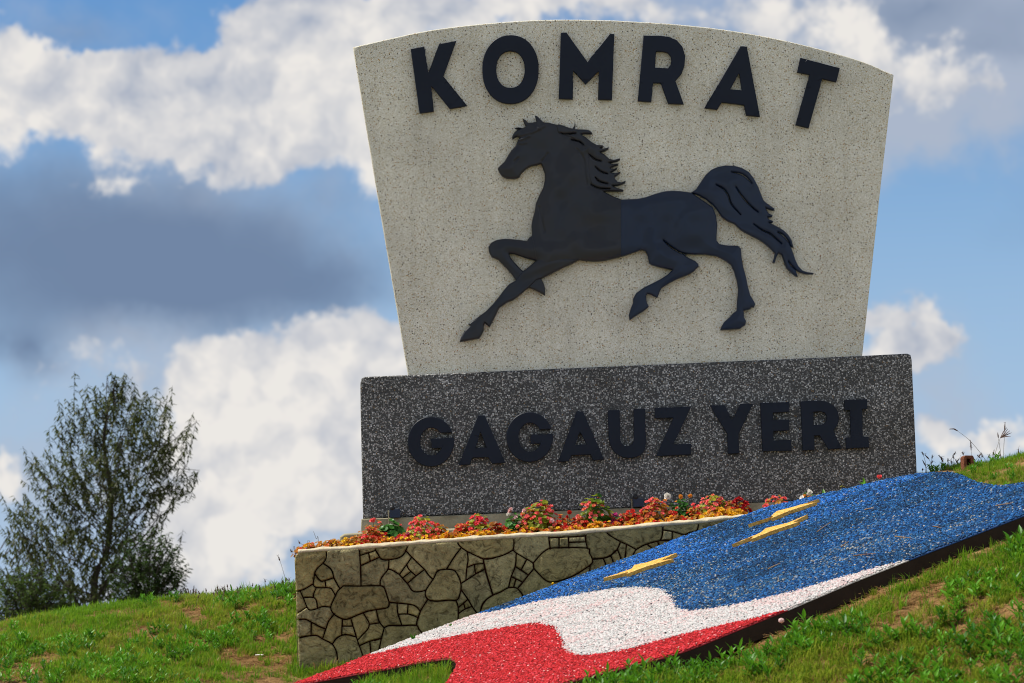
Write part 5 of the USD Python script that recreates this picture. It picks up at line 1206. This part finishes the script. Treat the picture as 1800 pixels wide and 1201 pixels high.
def z4(*p): return [(1500 + x / 6, 700 + y / 6) for x, y in p]
RY = 24.0
stalk('long arching grass stalk bending left above the ridge', z4((1440, 730), (1350, 590), (1220, 440), (1100, 347)), RY, z4((1100, 347), (1060, 325), (1018, 328)))
stalk('upright grass stalk with dark spike under the arching one', z4((1252, 700), (1250, 620), (1243, 540)), RY, z4((1243, 545), (1236, 440)))
stalk('tallest upright grass stalk with brown spike at the right', z4((1588, 730), (1586, 560), (1596, 350)), RY, z4((1596, 350), (1600, 255)))
stalk('grass stalk with small spike just left of the tallest one', z4((1572, 740), (1552, 570), (1530, 420)), RY, z4((1530, 420), (1523, 365)))
stalk('grass stalk with fan-shaped feathery head near the right edge', z4((1468, 730), (1500, 570), (1550, 420)), RY, z4((1550, 420), (1640, 350)), 6)
stalk('short pale-headed grass stalk left of the tallest pair', z4((1466, 720), (1475, 610)), RY, z4((1472, 610), (1485, 552)))
stalk('grass stalk with upright head closest to the right edge', z4((1745, 720), (1741, 600)), RY, z4((1741, 605), (1740, 530)))
stalk('low spreading grass stalk near the right edge', z4((1735, 720), (1720, 655)), RY, z4((1720, 655), (1770, 640)), 5)
stalk('drooping brown grass head right of the rusty stub', z4((1300, 720), (1285, 655)), RY, z4((1285, 655), (1242, 618)))
stalk('second drooping brown head right of the rusty stub', z4((1365, 720), (1340, 630)), RY, z4((1340, 632), (1305, 598)))
stalk('thin grass stalk with slanted head beside the plinth corner', z4((770, 770), (760, 715)), RY, z4((760, 712), (728, 650)))
stalk('thin grass stalk second from the plinth corner', z4((850, 760), (800, 645)), RY, z4((800, 645), (752, 595)))
stalk('grass stalk with bent head midway between plinth and rusty stub', z4((975, 760), (940, 640)), RY, z4((940, 640), (895, 600)))
stalk('short straight stalk left of the rusty stub', z4((1000, 770), (1000, 720)), RY, z4((1000, 722), (1000, 680)))
stalk('leaning short stalk touching left side of the rusty stub', z4((1140, 760), (1110, 700)), RY, z4((1110, 700), (1070, 640)))
stalk('brown grass blade standing at the plinth foot on the right', z4((722, 800), (728, 760)), RY, z4((728, 765), (732, 738)))
stalk('thin dry stalk rising above the left end of the planter flowers', [(560, 962), (556, 948), (551, 934)], YP + .3)
stalk('small dry seed stalk leaning left over the planter left corner', [(545, 966), (537, 960), (527, 955)], YP + .2, [(527, 956), (525, 951)])
stalk('tiny dry seed stalk outside the planter left corner', [(519, 975), (514, 970)], YP + .15, [(514, 971), (510, 967)])
stalk('thin seeding grass stalk on the crest left of the planter', [(508, 1042), (500, 1012), (492, 985)], 25.3, [(492, 986), (489, 978)])
for k in range(34):
    rg = np.random.default_rng(900 + k)
    x = rg.uniform(345, 515); y = np.interp(x, [260, 400, 515], [1068, 1050, 1036]) + 3; hgt = rg.uniform(8, 22); dx = rg.normal(0, 4)
    stalk('short reddish seeding grass stalk on the crest between shrub and planter', [(x, y), (x + dx * .4, y - hgt * .6), (x + dx, y - hgt)], 25.2 + rg.uniform(-.2, .2), [(x + dx, y - hgt), (x + dx * 1.4, y - hgt - 5)], group='short seed stalks on the left crest')
for k in range(22):
    rg = np.random.default_rng(950 + k)
    x = rg.uniform(1618, 1800); y = 826; hgt = rg.uniform(8, 26); dx = rg.normal(0, 5)
    stalk('short thin seeding grass stalk on the right ridge', [(x, y), (x + dx * .4, y - hgt * .6), (x + dx, y - hgt)], RY + rg.uniform(-.3, .3), [(x + dx, y - hgt), (x + dx * 1.4, y - hgt - 6)], group='short seed stalks on the right ridge')

# rusty stub on the ridge
p = at(1701, 826, 22.9); p[2] = gzf(p[0], p[1])[0] + .01; t = thing('rusty_stub', 'rusty brown square metal stub standing in the ridge grass', 'metal stub', p + [0, 0, -.005], rotz=12)
w = 0.043
o = Polygon([(-w, 0), (w, 0), (w, .095), (w * .8, .112), (-w * .6, .114), (-w, .10)])
obj('stub', relief(o.difference(box(-w * .45, .03, w * .35, .088)), .08, .004, .05, frame=lambda V: np.column_stack([V[:, 0], .04 - V[:, 2], V[:, 1]])), M['rust'], t, smooth=30)
obj('back_plate', trimesh.creation.box((w * 1.7, .012, .09), trimesh.transformations.translation_matrix((0, .03, .05))), M['rust'], t)


def scrap(name, label, p, size, seed, mat_='paper', cat='litter', flat=.35):
    rg = np.random.default_rng(seed); m = trimesh.creation.icosphere(2, 1.0)
    v = m.vertices * (1 + .5 * (meshkit.fbm(m.vertices * 2.2 + seed, 3, seed)[:, None] - .5)) * [1, .7, flat] * size
    t = obj(name, (v + p, m.faces), M[mat_]); tag(t, label, cat)


def on_ground(x, y, y0=16.5, y1=25.5):
    for YY in np.arange(y0, y1, .02):
        p = at(x, y, YY)
        if p[2] < gzf(p[0], YY)[0]: return p
    return at(x, y, 20)


scrap('petal', 'pale pink petal lying on the dark slab edge', on_flag(1372, 1086) + [0, -.05, -.02], .020, 3, 'petal_palepink', 'petal', .8)
scrap('paper_scrap', 'crumpled white paper scrap in the grass right of the petal', on_ground(1456, 1100) + [0, 0, .02], .036, 4)
scrap('stick', 'short pale dry stick in the grass near the slab edge', on_ground(1657, 1007) + [0, 0, .025], .030, 5, 'grass_dry', 'stick', .12)
scrap('stick', 'pale curved chip lying on the bare soil left of the planter', on_ground(456, 1157) + [0, 0, .025], .036, 6, 'paper', 'chip', .2)
p = at(972, 1026, YP - .06); mb = MB(); tube(mb, [p + [0, .02, -.05], p], [.003, .003], 4); s = trimesh.creation.icosphere(2, .011); s.apply_translation(p)
t = thing('yellow_bud', 'single round yellow bud in front of the stone wall at slab edge', 'flower bud')
obj('stem', mb.mesh(), M['stem'], t); obj('bud', s, M['petal_yellow'], t, smooth=True)
for x, y, lab in [(791, 1096, 'small upright green sprout at slab edge before the stone wall'), (727, 1118, 'small leaning green sprout at the white tip of the slab')]:
    p = on_flag(x, y + 6) + [0, .012, -.02]; t = thing('sprout', lab, 'sprout', p); mb = MB(); rg = np.random.default_rng(x)
    for k in range(3): leaf(mb, np.zeros(3), np.array([rg.normal(-.3 if x < 760 else .1, .3), -.2, 1.2]), np.array([0, -1.0, .3]), rg.uniform(.05, .085), .016, .1, .2, 3)
    obj('leaf', mb.mesh(), M['weed'], t)

# dry straws that have blown onto the blue pebbles
for i, (x0, y0, x1, y1) in enumerate([(1436, 935, 1460, 918), (1478, 962, 1492, 952), (1500, 977, 1540, 973), (1573, 943, 1602, 946), (1750, 889, 1781, 884), (1640, 925, 1655, 928), (1350, 1000, 1372, 990), (1519, 896, 1536, 893)]):
    a, b = on_flag(x0, y0, .010), on_flag(x1, y1, .012)
    t = thing('dry_straw', 'thin dry straw lying on the blue pebbles of the slab', 'straw', a, 'dry straws on the blue field')
    mb = MB(); c = smooth_ring([np.zeros(3), (b - a) * .5 + FV * .006, b - a], 3, False); tube(mb, c, np.linspace(.0035, .002, len(c)), 4); obj('stem', mb.mesh(), M['grass_dry'], t)
